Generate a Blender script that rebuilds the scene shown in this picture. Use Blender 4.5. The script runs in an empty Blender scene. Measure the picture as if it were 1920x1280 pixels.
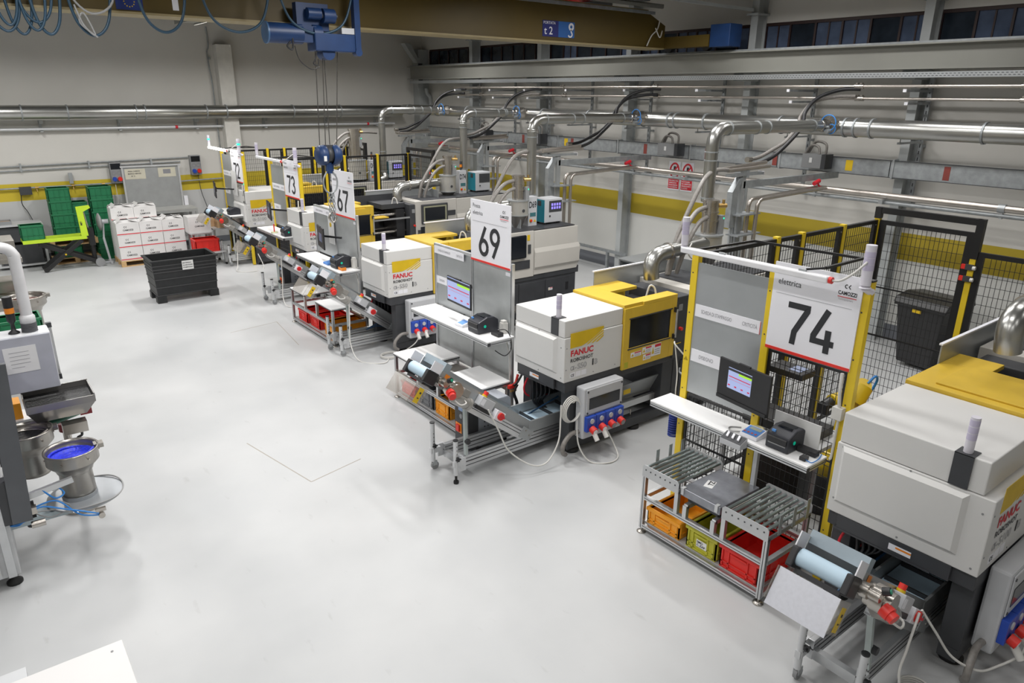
import bpy, math, random
from mathutils import Vector, Matrix
random.seed(7)
R = math.radians
SC = bpy.context.scene
COL = SC.collection
# ---------------------------------------------------------------- camera
cam_d = bpy.data.cameras.new('camera'); cam = bpy.data.objects.new('camera', cam_d); COL.objects.link(cam)
yaw, pitch, roll, F = 0.66234, 0.33202, 0.00997, 1338.96
fw = Vector((math.sin(yaw)*math.cos(pitch), math.cos(yaw)*math.cos(pitch), -math.sin(pitch)))
rt = Vector((math.cos(yaw), -math.sin(yaw), 0)); up = rt.cross(fw)
r2 = rt*math.cos(roll) + up*math.sin(roll); u2 = -rt*math.sin(roll) + up*math.cos(roll)
m = Matrix((r2, u2, -fw)).transposed().to_4x4(); m.translation = (0, 0, 3.92)
cam.matrix_world = m
cam_d.sensor_width = 36; cam_d.lens = 36*F/1920; cam_d.clip_start = .05; cam_d.clip_end = 100
SC.camera = cam
# ---------------------------------------------------------------- world, lamps, exposure
SC.view_settings.view_transform = 'Standard'; SC.view_settings.look = 'None'
SC.view_settings.exposure = 0.0; SC.view_settings.gamma = 1.0; SC.view_settings.use_curve_mapping = False
w = bpy.data.worlds.new('hall'); SC.world = w; w.use_nodes = True
w.node_tree.nodes['Background'].inputs[0].default_value = (.35, .4, .5, 1)
w.node_tree.nodes['Background'].inputs[1].default_value = .12
LAMPS = [(x, y) for x in (-2.6, 1.0, 4.6, 8.0, 10.4) for y in (-1.5, 2.0, 5.0, 7.6, 12.6, 16.6)]  # row nearest the long wall is unseen, added to brighten that side
LAMP_Z = 5.62
for (x, y) in LAMPS:
    ld = bpy.data.lights.new('lamp_and_fill_light', 'AREA'); ld.shape = 'RECTANGLE'; ld.size = .34; ld.size_y = 1.3
    ld.energy = {-2.6: 60, 1.0: 76, 4.6: 78, 8.0: 74, 10.4: 34}[x] * ({-1.5: .6, 2.0: .70, 5.0: .80, 7.6: 1.1, 12.6: 1.35, 16.6: 1.5}[y] if x < 3 else {-1.5: .2, 2.0: .34, 5.0: .95, 7.6: 1.3, 12.6: 1.35, 16.6: 1.3}[y])
    ld.color = (1.0, .985, .97); ld.spread = R(164)
    lo = bpy.data.objects.new('lamp_and_fill_light', ld); COL.objects.link(lo); lo.location = (x, y, LAMP_Z if y < 15 else 5.27)

# ---------------------------------------------------------------- materials
MATS = {}
def PM(name, c, rough=.5, metal=0.0, var=.06, scale=6.0, bump=0.0, emit=0.0, alpha=None, spec=.5, stretch=None, coat=0):
    if name in MATS: return MATS[name]
    mt = bpy.data.materials.new(name); mt.use_nodes = True; nt = mt.node_tree; b = nt.nodes['Principled BSDF']
    tc = nt.nodes.new('ShaderNodeTexCoord'); no = nt.nodes.new('ShaderNodeTexNoise'); no.inputs['Scale'].default_value = scale
    no.inputs['Detail'].default_value = 4
    mp = nt.nodes.new('ShaderNodeMapping'); nt.links.new(tc.outputs['Object'], mp.inputs[0])
    if stretch: mp.inputs['Scale'].default_value = stretch
    nt.links.new(mp.outputs[0], no.inputs['Vector'])
    rp = nt.nodes.new('ShaderNodeValToRGB'); e = rp.color_ramp.elements
    e[0].position = .3; e[1].position = .7
    e[0].color = (*[max(0, v*(1-var)) for v in c], 1); e[1].color = (*[min(1, v*(1+var)) for v in c], 1)
    nt.links.new(no.outputs['Fac'], rp.inputs[0]); nt.links.new(rp.outputs[0], b.inputs['Base Color'])
    b.inputs['Roughness'].default_value = rough; b.inputs['Metallic'].default_value = metal
    b.inputs['Specular IOR Level'].default_value = spec
    if coat: b.inputs['Coat Weight'].default_value = coat
    if bump:
        bp = nt.nodes.new('ShaderNodeBump'); bp.inputs['Strength'].default_value = bump; bp.inputs['Distance'].default_value = .01
        nt.links.new(no.outputs['Fac'], bp.inputs['Height']); nt.links.new(bp.outputs[0], b.inputs['Normal'])
    if emit:
        b.inputs['Emission Color'].default_value = (*c, 1); b.inputs['Emission Strength'].default_value = emit
    if name == 'clear_acrylic': b.inputs['Alpha'].default_value = .30
    elif alpha is not None: b.inputs['Transmission Weight'].default_value = alpha; b.inputs['IOR'].default_value = 1.12
    MATS[name] = mt
    return mt
white = PM('machine_white', (.64, .635, .62), .42, var=.02, scale=2)
cream = PM('machine_cream', (.52, .50, .46), .45, var=.03, scale=2)
yellow = PM('machine_yellow', (.66, .44, .04), .42, var=.06, scale=4)
postyel = PM('post_yellow', (.74, .53, .02), .42, var=.04)
dark = PM('charcoal_paint', (.045, .047, .052), .5, var=.12, scale=5)
black = PM('black_plastic', (.018, .018, .02), .42, var=.15)
blackp = PM('black_paint', (.012, .012, .013), .38, var=.1)
crateblk = PM('black_crate_plastic', (.014, .015, .016), .5, var=.25, scale=10, bump=.1)
alu = PM('aluminium_profile', (.60, .61, .62), .34, .85, var=.05, scale=8)
alup = PM('aluminium_pale', (.62, .63, .64), .42, .45, var=.04)
steel = PM('stainless_steel', (.50, .47, .43), .27, .95, var=.08, scale=3)
galv = PM('galvanised_duct', (.44, .44, .42), .28, .95, var=.10, scale=1.6)
galvp = PM('galvanised_plate', (.42, .44, .45), .42, .6, var=.06, scale=2.5)
galvdull = PM('galvanised_dull', (.33, .35, .36), .5, .55, var=.14, scale=12)
pipe = PM('press_fit_pipe', (.50, .46, .42), .33, .9, var=.08)
beamg = PM('beam_grey_paint', (.24, .24, .215), .5, var=.05, scale=1.5)
colg = PM('column_grey_paint', (.40, .42, .42), .5, var=.06)
crane = PM('crane_ochre', (.095, .063, .009), .5, var=.1, scale=1.2)
craneedge = PM('crane_flange_lit', (.30, .24, .12), .5, var=.08)  # lit edge of the girder put into a lighter flange colour
blue = PM('hoist_blue', (.009, .036, .12), .45, var=.15)
bluec = PM('cable_blue', (.022, .06, .10), .45)
bluehose = PM('air_hose_blue', (.03, .22, .62), .4)
rope = PM('steel_rope', (.07, .065, .06), .5, .4)
whitem = PM('white_laminate', (.88, .88, .88), .38, var=.015, scale=3)
signw = PM('sign_white', (.80, .80, .84), .5, var=.01)
ink = PM('print_black', (.022, .023, .027), .6)
inkgrey = PM('print_grey', (.25, .25, .27), .6)
red = PM('print_red', (.62, .015, .03), .5)
redp = PM('red_plastic', (.72, .03, .02), .42, var=.05)
redcr = PM('red_crate_plastic', (.66, .018, .012), .45, var=.06)
orangecr = PM('orange_crate_plastic', (.82, .33, .012), .45, var=.05)
olive = PM('olive_crate_plastic', (.45, .43, .03), .5, var=.12, scale=8)
greencr = PM('green_crate_plastic', (.012, .16, .065), .45, var=.08)
greycr = PM('grey_crate_plastic', (.15, .155, .165), .5, var=.06)
socketblue = PM('socket_blue', (.02, .07, .42), .4)
lgrey = PM('light_grey_plastic', (.50, .51, .53), .45, var=.02)
mgrey = PM('mid_grey_plastic', (.25, .255, .26), .5, var=.03)
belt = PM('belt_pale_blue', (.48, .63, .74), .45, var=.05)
screen = PM('screen_lit', (.32, .38, .62), .4, emit=.55, var=.03)
screendk = PM('screen_dark', (.01, .012, .016), .12, var=.1)
lime = PM('lime_paint', (.50, .70, .03), .45, var=.04)
wood = PM('pallet_wood', (.55, .36, .17), .65, var=.2, scale=14, bump=.15, stretch=(1, 6, 6))
kraft = PM('kraft_cardboard', (.50, .30, .15), .7, var=.1)
carton = PM('carton_white', (.70, .69, .68), .6, var=.03)
teal = PM('teal_panel', (.012, .20, .27), .42)
glass = PM('clear_acrylic', (.40, .37, .33), .15, alpha=.9, var=.03)
winglass = PM('window_glass_dark', (.02, .028, .04), .08, var=.4, scale=3)
winblue = PM('window_glass_dusk', (.09, .12, .19), .1, var=.3, scale=3)
brown = PM('window_frame_brown', (.03, .012, .01), .5)
rubber = PM('rubber_black', (.012, .012, .012), .6)
hose = PM('ribbed_grey_hose', (.22, .205, .19), .4, var=.15, scale=30)
cablew = PM('cable_white', (.62, .61, .58), .45)
cableg = PM('cable_grey', (.30, .30, .30), .5)
greenlt = PM('lamp_green_lit', (.03, .8, .42), .4, emit=1.1)
orangel = PM('lamp_orange', (.8, .25, .02), .35)
beaconw = PM('beacon_white', (.66, .64, .70), .45)
beaconl = PM('beacon_lens', (.52, .48, .62), .3)
tubelit = PM('lamp_lit', (1, .98, .92), .4, emit=9)
tubeoff = PM('lamp_diffuser', (.78, .78, .80), .35)
yelsign = PM('sticker_yellow', (.64, .43, .01), .5)
checker = PM('checker_plate', (.22, .20, .18), .35, .7, var=.5, scale=60, bump=.5)
bluepart = PM('blue_caps', (.015, .03, .62), .4, var=.4, scale=60, bump=.5)
blackpart = PM('black_caps', (.02, .02, .02), .4, var=.4, scale=60, bump=.8)
paper = PM('paper', (.72, .72, .71), .7, var=.03)
tealwin = PM('display_teal', (.05, .16, .18), .2)
roofm = PM('roof_sheet', (.16, .165, .165), .6, var=.1)
robotyel = PM('robot_yellow', (.70, .50, .02), .35, coat=.2)
brass = PM('brass', (.6, .4, .15), .35, .9)
bluebag = PM('blue_film', (.03, .25, .75), .35, var=.2, bump=.3)

# ---------------------------------------------------------------- mesh helpers
SPLIT = set('leg wheel foot base_panel cross_rail gate_frame_post feeder_rail castor handle_mount grip platen scale_support corner_bracket side_profile top_conduit suspension_wire water_pipe frame_post scissor_leg clamp_plate drop_pipe roller label_plate stub_post end_cap rail_corner red_bracket lower_panel upper_panel window_panel door_rail roller_end_plate steel_pipe castor_fork button sheet table_top lifting_eye trim painted_rule chute_rail coupling air_hose_loop window_frame side_plate interlock_switch hose_run brass_fitting small_label dark_column return_pipe internal_hose red_label end_plate support_strut glass_pane level_stub edge_trim fork_frame bench_frame'.split())
class M:
    def __init__(s): s.v = []; s.f = []; s.mi = []; s.cur = 0; s.sm = []; s.st = []
    def g(s): s.st.append((len(s.v), len(s.f)))
    def mat(s, i): s.cur = i; return s
    def _a(s, vs, fs, sm=False):
        o = len(s.v); s.v += [tuple(v) for v in vs]
        for f in fs: s.f.append(tuple(i+o for i in f)); s.mi.append(s.cur); s.sm.append(sm)
        return s
    def box(s, x0, y0, z0, x1, y1, z1):
        s.g()
        if x0 > x1: x0, x1 = x1, x0
        if y0 > y1: y0, y1 = y1, y0
        if z0 > z1: z0, z1 = z1, z0
        return s._a([(x0,y0,z0),(x1,y0,z0),(x1,y1,z0),(x0,y1,z0),(x0,y0,z1),(x1,y0,z1),(x1,y1,z1),(x0,y1,z1)],
                    [(0,3,2,1),(4,5,6,7),(0,1,5,4),(1,2,6,5),(2,3,7,6),(3,0,4,7)])
    def bc(s, x, y, z, dx, dy, dz): return s.box(x-dx/2, y-dy/2, z-dz/2, x+dx/2, y+dy/2, z+dz/2)
    def bar(s, p, q, a, b=None, up=(0,0,1)):     # rectangular bar between points, a wide, b along up
        s.g(); p = Vector(p); q = Vector(q); b = b or a; d = (q-p).normalized(); u = Vector(up)
        if abs(d.dot(u)) > .99: u = Vector((1,0,0))
        w_ = d.cross(u).normalized(); u = w_.cross(d)
        vs = [e + w_*a/2*i + u*b/2*j for e in (p, q) for (i, j) in ((-1,-1),(1,-1),(1,1),(-1,1))]
        return s._a(vs, [(0,1,2,3),(7,6,5,4),(0,4,5,1),(1,5,6,2),(2,6,7,3),(3,7,4,0)])
    def cyl(s, p, q, r, n=14, r2=None, cap=True, hollow=False):
        s.g(); p = Vector(p); q = Vector(q); r2 = r if r2 is None else r2; d = (q-p).normalized()
        u = Vector((0,0,1)) if abs(d.z) < .9 else Vector((1,0,0)); a = d.cross(u).normalized(); b = d.cross(a)
        vs = []
        for (e, rr) in ((p, r), (q, r2)):
            for k in range(n):
                t = 2*math.pi*k/n; vs.append(e + a*math.cos(t)*rr + b*math.sin(t)*rr)
        s._a(vs, [(k, (k+1) % n, n+(k+1) % n, n+k) for k in range(n)], True)
        if cap: s._a(vs[:n], [tuple(reversed(range(n)))]); s._a(vs[n:], [tuple(range(n))])
        return s
    def tube(s, pts, r, n=8, sub=6, closed=False, cap=True):
        s.g(); P = [Vector(p) for p in pts]
        if sub > 1 and len(P) > 2:
            Q = []; L = len(P)
            rng = L if closed else L-1
            for i in range(rng):
                g = (lambda j: P[j % L]) if closed else (lambda j: P[max(0, min(L-1, j))])
                p0, p1, p2, p3 = g(i-1), g(i), g(i+1), g(i+2)
                for k in range(sub):
                    t = k/sub
                    Q.append(.5*((2*p1)+(p2-p0)*t+(2*p0-5*p1+4*p2-p3)*t*t+(3*p1-p0-3*p2+p3)*t**3))
            if not closed: Q.append(P[-1])
            P = Q
        L = len(P); vs = []; a = None
        for i, p in enumerate(P):
            d = (P[(i+1) % L]-P[i-1]) if closed else (P[min(i+1, L-1)]-P[max(i-1, 0)])
            if d.length < 1e-7: d = Vector((0,0,1))
            d.normalize()
            if a is None:
                u = Vector((0,0,1)) if abs(d.z) < .9 else Vector((1,0,0)); a = d.cross(u).normalized()
            else:
                a = a - d*a.dot(d)
                a = a.normalized() if a.length > 1e-6 else d.orthogonal().normalized()
            b = d.cross(a)
            vs += [p + a*math.cos(2*math.pi*k/n)*r + b*math.sin(2*math.pi*k/n)*r for k in range(n)]
        fs = [(i*n+k, i*n+(k+1) % n, ((i+1) % L)*n+(k+1) % n, ((i+1) % L)*n+k) for i in range(L if closed else L-1) for k in range(n)]
        s._a(vs, fs, True)
        if cap and not closed: s._a(vs[:n], [tuple(reversed(range(n)))]); s._a(vs[-n:], [tuple(range(n))])
        return s
    def lathe(s, prof, c=(0,0,0), n=24, axis='z'):
        s.g(); vs = []; c = Vector(c)
        for (r, z) in prof:
            for k in range(n):
                t = 2*math.pi*k/n; a, b = r*math.cos(t), r*math.sin(t)
                vs.append(c + (Vector((a, b, z)) if axis == 'z' else Vector((z, a, b)) if axis == 'x' else Vector((a, z, -b))))
        return s._a(vs, [(i*n+k, i*n+(k+1) % n, (i+1)*n+(k+1) % n, (i+1)*n+k) for i in range(len(prof)-1) for k in range(n)], True)
    def prism(s, poly, a, b, axis='y'):          # poly of 2D points; axis y: (x,z); axis x: (y,z); axis z: (x,y)
        s.g(); n = len(poly)
        f = {'y': lambda p, t: (p[0], t, p[1]), 'x': lambda p, t: (t, p[0], p[1]), 'z': lambda p, t: (p[0], p[1], t)}[axis]
        ar = sum(poly[i][0]*poly[(i+1) % n][1]-poly[(i+1) % n][0]*poly[i][1] for i in range(n))
        if (ar > 0) == (axis == 'y'): poly = list(reversed(poly))
        # orientation so that faces point outwards for a<b
        vs = [f(p, a) for p in poly] + [f(p, b) for p in poly]
        return s._a(vs, [tuple(reversed(range(n))), tuple(range(n, 2*n))] + [(k, (k+1) % n, n+(k+1) % n, n+k) for k in range(n)])
    def pbox(s, o, u, v, n_, a, b, c):           # box at origin o spanning a*u, b*v, c*n_
        s.g(); o = Vector(o); u = Vector(u)*a; v = Vector(v)*b; k = Vector(n_)*c
        vs = [o, o+u, o+u+v, o+v, o+k, o+u+k, o+u+v+k, o+v+k]
        return s._a(vs, [(0,3,2,1),(4,5,6,7),(0,1,5,4),(1,2,6,5),(2,3,7,6),(3,0,4,7)])
    def obj(s, name, mats, parent=None, bev=0, loc=None, fix=True):
        if name in SPLIT and len(s.st) > 1 and s.st[0][0] == 0:
            first = None; en = s.st[1:] + [(len(s.v), len(s.f))]
            for (v0, f0), (v1, f1) in zip(s.st, en):
                k = M(); k.v = s.v[v0:v1]; k.f = [tuple(i-v0 for i in q) for q in s.f[f0:f1]]; k.mi = s.mi[f0:f1]; k.sm = s.sm[f0:f1]
                o = k.obj(name, mats, parent, bev, loc); first = first or o
            return first
        me = bpy.data.meshes.new(name); me.from_pydata(s.v, [], s.f)
        if not isinstance(mats, (list, tuple)): mats = [mats]
        for mm in mats: me.materials.append(mm)
        me.polygons.foreach_set('material_index', s.mi); me.polygons.foreach_set('use_smooth', s.sm)
        me.update()
        o = bpy.data.objects.new(name, me); COL.objects.link(o)
        if parent: o.parent = parent
        if loc: o.location = loc
        if bev:
            b = o.modifiers.new('bevel', 'BEVEL'); b.width = bev; b.segments = 2; b.limit_method = 'ANGLE'; b.angle_limit = R(40)
        return o
def B(*a): return M().box(*a)
def C(*a, **k): return M().cyl(*a, **k)
def thing(name, label, cat, loc=(0,0,0), rz=0, group=None):
    o = bpy.data.objects.new(name, None); COL.objects.link(o); o.location = loc; o.rotation_euler = (0, 0, rz)
    o.empty_display_size = .1
    return tag(o, label, cat, group)
ST = {'69': 'second', '67': 'third', '73': 'fourth', '72': 'farthest'}
def tag(o, label, cat, group=None):
    for a, b in ST.items():
        for pre in ('sign ', 'number '):
            if pre+a in label:
                l2 = label.replace(pre+a, 'the %s board %s' % (b, a)).replace('the number the', 'the').replace('board of the', 'the').replace('the number', 'the')
                if len(l2.split()) <= 16: label = l2
    o['label'] = label; o['category'] = cat
    if group: o['group'] = group
    return o
def struct(o, label=None):
    o['kind'] = 'structure'
    if label: o['label'] = label
    return o
def stuff(o): o['kind'] = 'stuff'; return o
_tc = {}
def text(parent, s, o, u, v, h, mat, w=1.0, name='lettering', bold=0.0, d=.0012, maxw=None, outline=False):
    """flat lettering: o = lower left corner, u = reading direction, v = up, h = cap height"""
    cu = bpy.data.curves.new('t', 'FONT'); cu.body = s; cu.size = 1; cu.offset = bold; cu.resolution_u = 3
    if outline: cu.fill_mode = 'NONE'; cu.bevel_depth = .018; cu.bevel_resolution = 0
    ob = bpy.data.objects.new('t', cu); COL.objects.link(ob)
    dg = bpy.context.evaluated_depsgraph_get(); dg.update()
    me = bpy.data.meshes.new_from_object(ob.evaluated_get(dg)); bpy.data.objects.remove(ob); bpy.data.curves.remove(cu)
    u = Vector(u).normalized(); v = Vector(v).normalized(); n = u.cross(v); o = Vector(o)
    k = h/.70; xs = [q.co.x for q in me.vertices] or [0]; x0 = min(xs); W = (max(xs)-x0)*k*w
    if maxw and W > maxw: w *= maxw/W
    for q in me.vertices:
        c = q.co; q.co = o + u*((c.x-x0)*k*w) + v*(c.y*k) + n*(d + c.z*k*.2)
    me.materials.clear(); me.materials.append(mat)
    ob = bpy.data.objects.new(name, me); COL.objects.link(ob)
    if parent: ob.parent = parent
    return ob
def ribbon(m_, pts, wd, o, u, v, d=.0015):
    """thick stroke along 2D points in the plane (o,u,v)"""
    o = Vector(o); u = Vector(u).normalized(); v = Vector(v).normalized(); n = u.cross(v)
    P = [Vector((p[0], p[1], 0)) for p in pts]; L = []; Rr = []
    for i, p in enumerate(P):
        a = (P[i]-P[i-1]).normalized() if i else (P[1]-P[0]).normalized()
        b = (P[i+1]-P[i]).normalized() if i < len(P)-1 else a
        t = (a+b); t = t.normalized() if t.length > 1e-6 else a
        nn = Vector((-t.y, t.x, 0)); k = wd/2/max(.35, abs(nn.dot(Vector((-a.y, a.x, 0)))))
        L.append(p+nn*k); Rr.append(p-nn*k)
    W = lambda q, e: o+u*q.x+v*q.y+n*e
    vs = []
    for i in range(len(P)): vs += [W(L[i], d), W(Rr[i], d), W(L[i], 0), W(Rr[i], 0)]
    fs = []
    for i in range(len(P)-1):
        a = 4*i; b = a+4
        fs += [(a+1, b+1, b, a), (a, b, b+2, a+2), (a+3, b+3, b+1, a+1)]
    fs += [(0, 2, 3, 1), (4*len(P)-4+1, 4*len(P)-4+3, 4*len(P)-4+2, 4*len(P)-4)]
    m_._a(vs, fs)
def arc(cx, cy, rx, ry, a0, a1, n=12): return [(cx+rx*math.cos(R(a0+(a1-a0)*k/n)), cy+ry*math.sin(R(a0+(a1-a0)*k/n))) for k in range(n+1)]
GL = {'7': [[(.0, 1.63), (.86, 1.63), (.86, 1.5), (.40, .55), (.36, 0)]],
      '4': [[(.62, 1.75), (.12, .62), (.12, .42), (1.0, .42)], [(.72, .95), (.72, 0)]],
      '6': [[(.66, 1.75), (.15, .74)], arc(.48, .50, .38, .42, 0, 360, 26)],
      '9': [[(.30, 0), (.81, 1.01)], arc(.48, 1.25, .38, .42, 0, 360, 26)],
      '3': [arc(.42, 1.28, .36, .37, 160, -75, 12) + arc(.42, .47, .40, .40, 75, -160, 14)],
      '2': [arc(.42, 1.25, .38, .40, 165, -20, 10) + [(.08, .09), (.88, .09)]]}
def digits(parent, s, o, u, v, h, mat, wd=.25, sp=1.12):
    m_ = M(); o = Vector(o); u = Vector(u).normalized(); k = h/1.75
    for i, ch in enumerate(s):
        for j, st in enumerate(GL[ch]): ribbon(m_, [(p[0]*k, p[1]*k) for p in st], wd*k, o+u*(i*sp*k), u, v, .0015+.0012*j)
    return m_.obj('number', mat, parent)
def logo(parent, o, u, v, s):
    """small double-c emblem: a curl and a chevron"""
    m_ = M(); ribbon(m_, [(p[0]*s, p[1]*s) for p in arc(.0, 0, .36, .42, 60, 300, 10)], .2*s, o, u, v)
    ribbon(m_, [(1.0*s, .5*s), (.55*s, 0), (1.0*s, -.5*s)], .2*s, o, u, v)
    return m_.obj('emblem', ink, parent)
# ================================================================ ROOM
XW, YW, XL, YF, ZC = 12.35, 20.5, -7.0, -5.0, 5.75
def wallmat(name, bands):
    """paint bands by height: list of (z_top, colour); flat paint applied to the wall"""
    mt = bpy.data.materials.new(name); mt.use_nodes = True; nt = mt.node_tree; b = nt.nodes['Principled BSDF']
    g = nt.nodes.new('ShaderNodeNewGeometry'); sx = nt.nodes.new('ShaderNodeSeparateXYZ'); nt.links.new(g.outputs['Position'], sx.inputs[0])
    dv = nt.nodes.new('ShaderNodeMath'); dv.operation = 'DIVIDE'; dv.inputs[1].default_value = 6.0; nt.links.new(sx.outputs['Z'], dv.inputs[0])
    rp = nt.nodes.new('ShaderNodeValToRGB'); rp.color_ramp.interpolation = 'CONSTANT'; e = rp.color_ramp.elements
    z = 0
    for i, (zt, c) in enumerate(bands):
        el = e[i] if i < 2 else e.new(z/6)
        el.position = z/6; el.color = (*c, 1); z = zt
    nt.links.new(dv.outputs[0], rp.inputs[0])
    no = nt.nodes.new('ShaderNodeTexNoise'); no.inputs['Scale'].default_value = 1.3; no.inputs['Detail'].default_value = 5
    nt.links.new(g.outputs['Position'], no.inputs['Vector'])
    mr = nt.nodes.new('ShaderNodeMapRange'); mr.inputs['To Min'].default_value = .93; mr.inputs['To Max'].default_value = 1.05
    nt.links.new(no.outputs['Fac'], mr.inputs['Value'])
    mx = nt.nodes.new('ShaderNodeMix'); mx.data_type = 'RGBA'; mx.blend_type = 'MULTIPLY'; mx.inputs['Factor'].default_value = 1
    nt.links.new(rp.outputs[0], mx.inputs[6]); nt.links.new(mr.outputs[0], mx.inputs[7])
    nt.links.new(mx.outputs[2], b.inputs['Base Color']); b.inputs['Roughness'].default_value = .6
    return mt
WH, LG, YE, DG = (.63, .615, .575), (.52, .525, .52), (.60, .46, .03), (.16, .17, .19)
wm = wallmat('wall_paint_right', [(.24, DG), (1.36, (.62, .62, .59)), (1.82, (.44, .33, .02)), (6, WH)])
wb = wallmat('wall_paint_back', [(.16, DG), (1.43, LG), (1.84, YE), (6, WH)])
def floor_mat():
    mt = bpy.data.materials.new('floor_epoxy'); mt.use_nodes = True; nt = mt.node_tree; b = nt.nodes['Principled BSDF']
    tc = nt.nodes.new('ShaderNodeTexCoord')
    def noise(s, d, st=None):
        n = nt.nodes.new('ShaderNodeTexNoise'); n.inputs['Scale'].default_value = s; n.inputs['Detail'].default_value = d
        mp = nt.nodes.new('ShaderNodeMapping'); nt.links.new(tc.outputs['Object'], mp.inputs[0])
        if st: mp.inputs['Scale'].default_value = st
        nt.links.new(mp.outputs[0], n.inputs['Vector']); return n
    n1 = noise(.55, 6); rp = nt.nodes.new('ShaderNodeValToRGB'); e = rp.color_ramp.elements
    e[0].position = .32; e[1].position = .68; e[0].color = (.43, .44, .445, 1); e[1].color = (.53, .535, .535, 1)
    nt.links.new(n1.outputs['Fac'], rp.inputs[0])
    n2 = noise(9, 8, (1, .35, 1)); r2_ = nt.nodes.new('ShaderNodeValToRGB'); e = r2_.color_ramp.elements
    e[0].position = .24; e[1].position = .34; e[0].color = (.80, .79, .78, 1); e[1].color = (1, 1, 1, 1)
    nt.links.new(n2.outputs['Fac'], r2_.inputs[0])
    mx = nt.nodes.new('ShaderNodeMix'); mx.data_type = 'RGBA'; mx.blend_type = 'MULTIPLY'; mx.inputs['Factor'].default_value = .6
    nt.links.new(rp.outputs[0], mx.inputs[6]); nt.links.new(r2_.outputs[0], mx.inputs[7]); nt.links.new(mx.outputs[2], b.inputs['Base Color'])
    mr = nt.nodes.new('ShaderNodeMapRange'); mr.inputs['To Min'].default_value = .34; mr.inputs['To Max'].default_value = .52
    nt.links.new(n1.outputs['Fac'], mr.inputs['Value']); nt.links.new(mr.outputs[0], b.inputs['Roughness'])
    return mt
struct(B(XL, YF, -.2, XW, YW, 0).obj('floor', floor_mat()))
struct(B(XL, YW, -.2, XW+.3, YW+.3, ZC+.4).obj('wall_back', wb))
struct(B(XL-.3, YF, -.2, XL, YW, ZC+.4).obj('wall_left', wb))
struct(B(XL, YF-.3, -.2, XW, YF, ZC+.4).obj('wall_front', wb))
WZ0, WZ1, COLY = 4.74, 5.20, [17.45, 14.5, 11.5, 8.45, 5.42, 2.4, -.6, -3.6]
struct(M().box(XW, YF, -.2, XW+.3, YW, WZ0).box(XW, YF, WZ1, XW+.3, YW, ZC+.4).box(XW, YW-.35, WZ0, XW+.3, YW, WZ1).box(XW+.2, YF, WZ0, XW+.3, YW, WZ1).obj('wall_right', wm))
cm = M().box(XL, YF, ZC+.15, XW, YW, ZC+.4)
ceil = struct(cm.obj('ceiling', roofm))
k = 0
for i in range(46):                                   # roof ribs of the trapezoidal sheet
    y = YF+.3+i*.55; k += 1
    B(4.0 if y < 5 else XL, y, ZC+.06, XW, y+.22, ZC+.15).obj('roof_rib', roofm, ceil)
# windows between the columns
wi = 1
ys = [YW-.35]+COLY
for a, b_ in zip(ys[:-1], ys[1:]):
    y1, y0 = a-.06, b_+.06
    f = M().box(XW+.02, y0, WZ1-.05, XW+.12, y1, WZ1).box(XW+.02, y0, WZ0, XW+.12, y1, WZ0+.03)
    fo = struct(f.obj('window_%d' % wi, brown)); wi += 1
    n = max(2, round((y1-y0)/.48)); st = (y1-y0)/n
    for j in range(n+1):
        B(XW+.02, y0+j*st-.018, WZ0+.03, XW+.10, y0+j*st+.018, WZ1-.05).obj('window_mullion', brown, fo)
        if j < n:
            lit = (a in (8.45, 11.5) and (j % 3 != 1)) or (a == 5.42 and j in (n-3, n-2)) or (a==14.5 and j%4==0)
            B(XW+.05, y0+j*st+.018, WZ0+.03, XW+.06, y0+(j+1)*st-.018, WZ1-.05).obj('window_pane', winblue if lit else winglass, fo)
            if lit: B(XW+.035, y0+(j+.5)*st-.012, WZ0+.03, XW+.05, y0+(j+.5)*st+.012, WZ1-.05).obj('glazing_bar', brown, fo)
# steel columns (upper, carrying the crane rail and the roof)
tn = 1
for y in COLY:
    m_ = M().box(12.06, y-.07, 0, 12.085, y+.07, ZC+.1).box(12.325, y-.07, 0, 12.35, y+.07, ZC+.1).box(12.085, y-.012, 0, 12.325, y+.012, ZC+.1)
    m_.box(11.98, y-.12, 5.32, 12.35, y+.12, 5.35)
    struct(m_.obj('trim_%d' % tn, colg), 'grey steel H column standing against the long wall'); tn += 1
# low kerb rail on the long wall
# pilaster boxes on the back wall
struct(B(6.07, 20.2, 0, 6.45, 20.5, 5.08).obj('trim_%d' % tn, PM('pilaster_white', (.66, .645, .60), .6)), 'white boxed pilaster on the back wall'); tn += 1
struct(B(12.0, 20.15, 0, 12.35, 20.5, 5.2).obj('trim_%d' % tn, colg), 'grey corner column'); tn += 1
# thin crack lines and screeded repair joints in the floor
for pts in ([(3.35, 12.2), (4.22, 12.35), (4.05, 10.9)], [(2.45, 6.6), (3.1, 6.75)], [(2.45, 6.6), (2.2, 7.9)]):
    for p, q in zip(pts[:-1], pts[1:]):
        struct(M().bar((p[0], p[1], .0005), (q[0], q[1], .0005), .012, .001).obj('trim_%d' % tn, PM('floor_joint', (.36, .33, .29), .7)), 'hairline joint in the floor'); tn += 1

# ---------------------------------------------------------------- lamps under the roof
for i, (x, y) in enumerate(LAMPS):
    if y < 12 or x > 9: continue
    t = thing('ceiling_lamp', 'long louvred ceiling lamp hanging under the roof', 'lamp', (x, y, LAMP_Z if y < 15 else 5.27), 0, 'ceiling lamps under the roof')
    M().box(-.2, -.68, .03, .2, .68, .09).obj('housing', beamg, t)
    M().box(-.2, -.68, -.01, -.185, .68, .03).box(.185, -.68, -.01, .2, .68, .03).obj('rim', beamg, t)
    M().cyl((0, -.5, .09), (0, -.5, ZC-LAMP_Z+.1), .006, 6).cyl((0, .5, .09), (0, .5, ZC-LAMP_Z+.1), .006, 6).obj('suspension_wire', rope, t)
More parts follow.
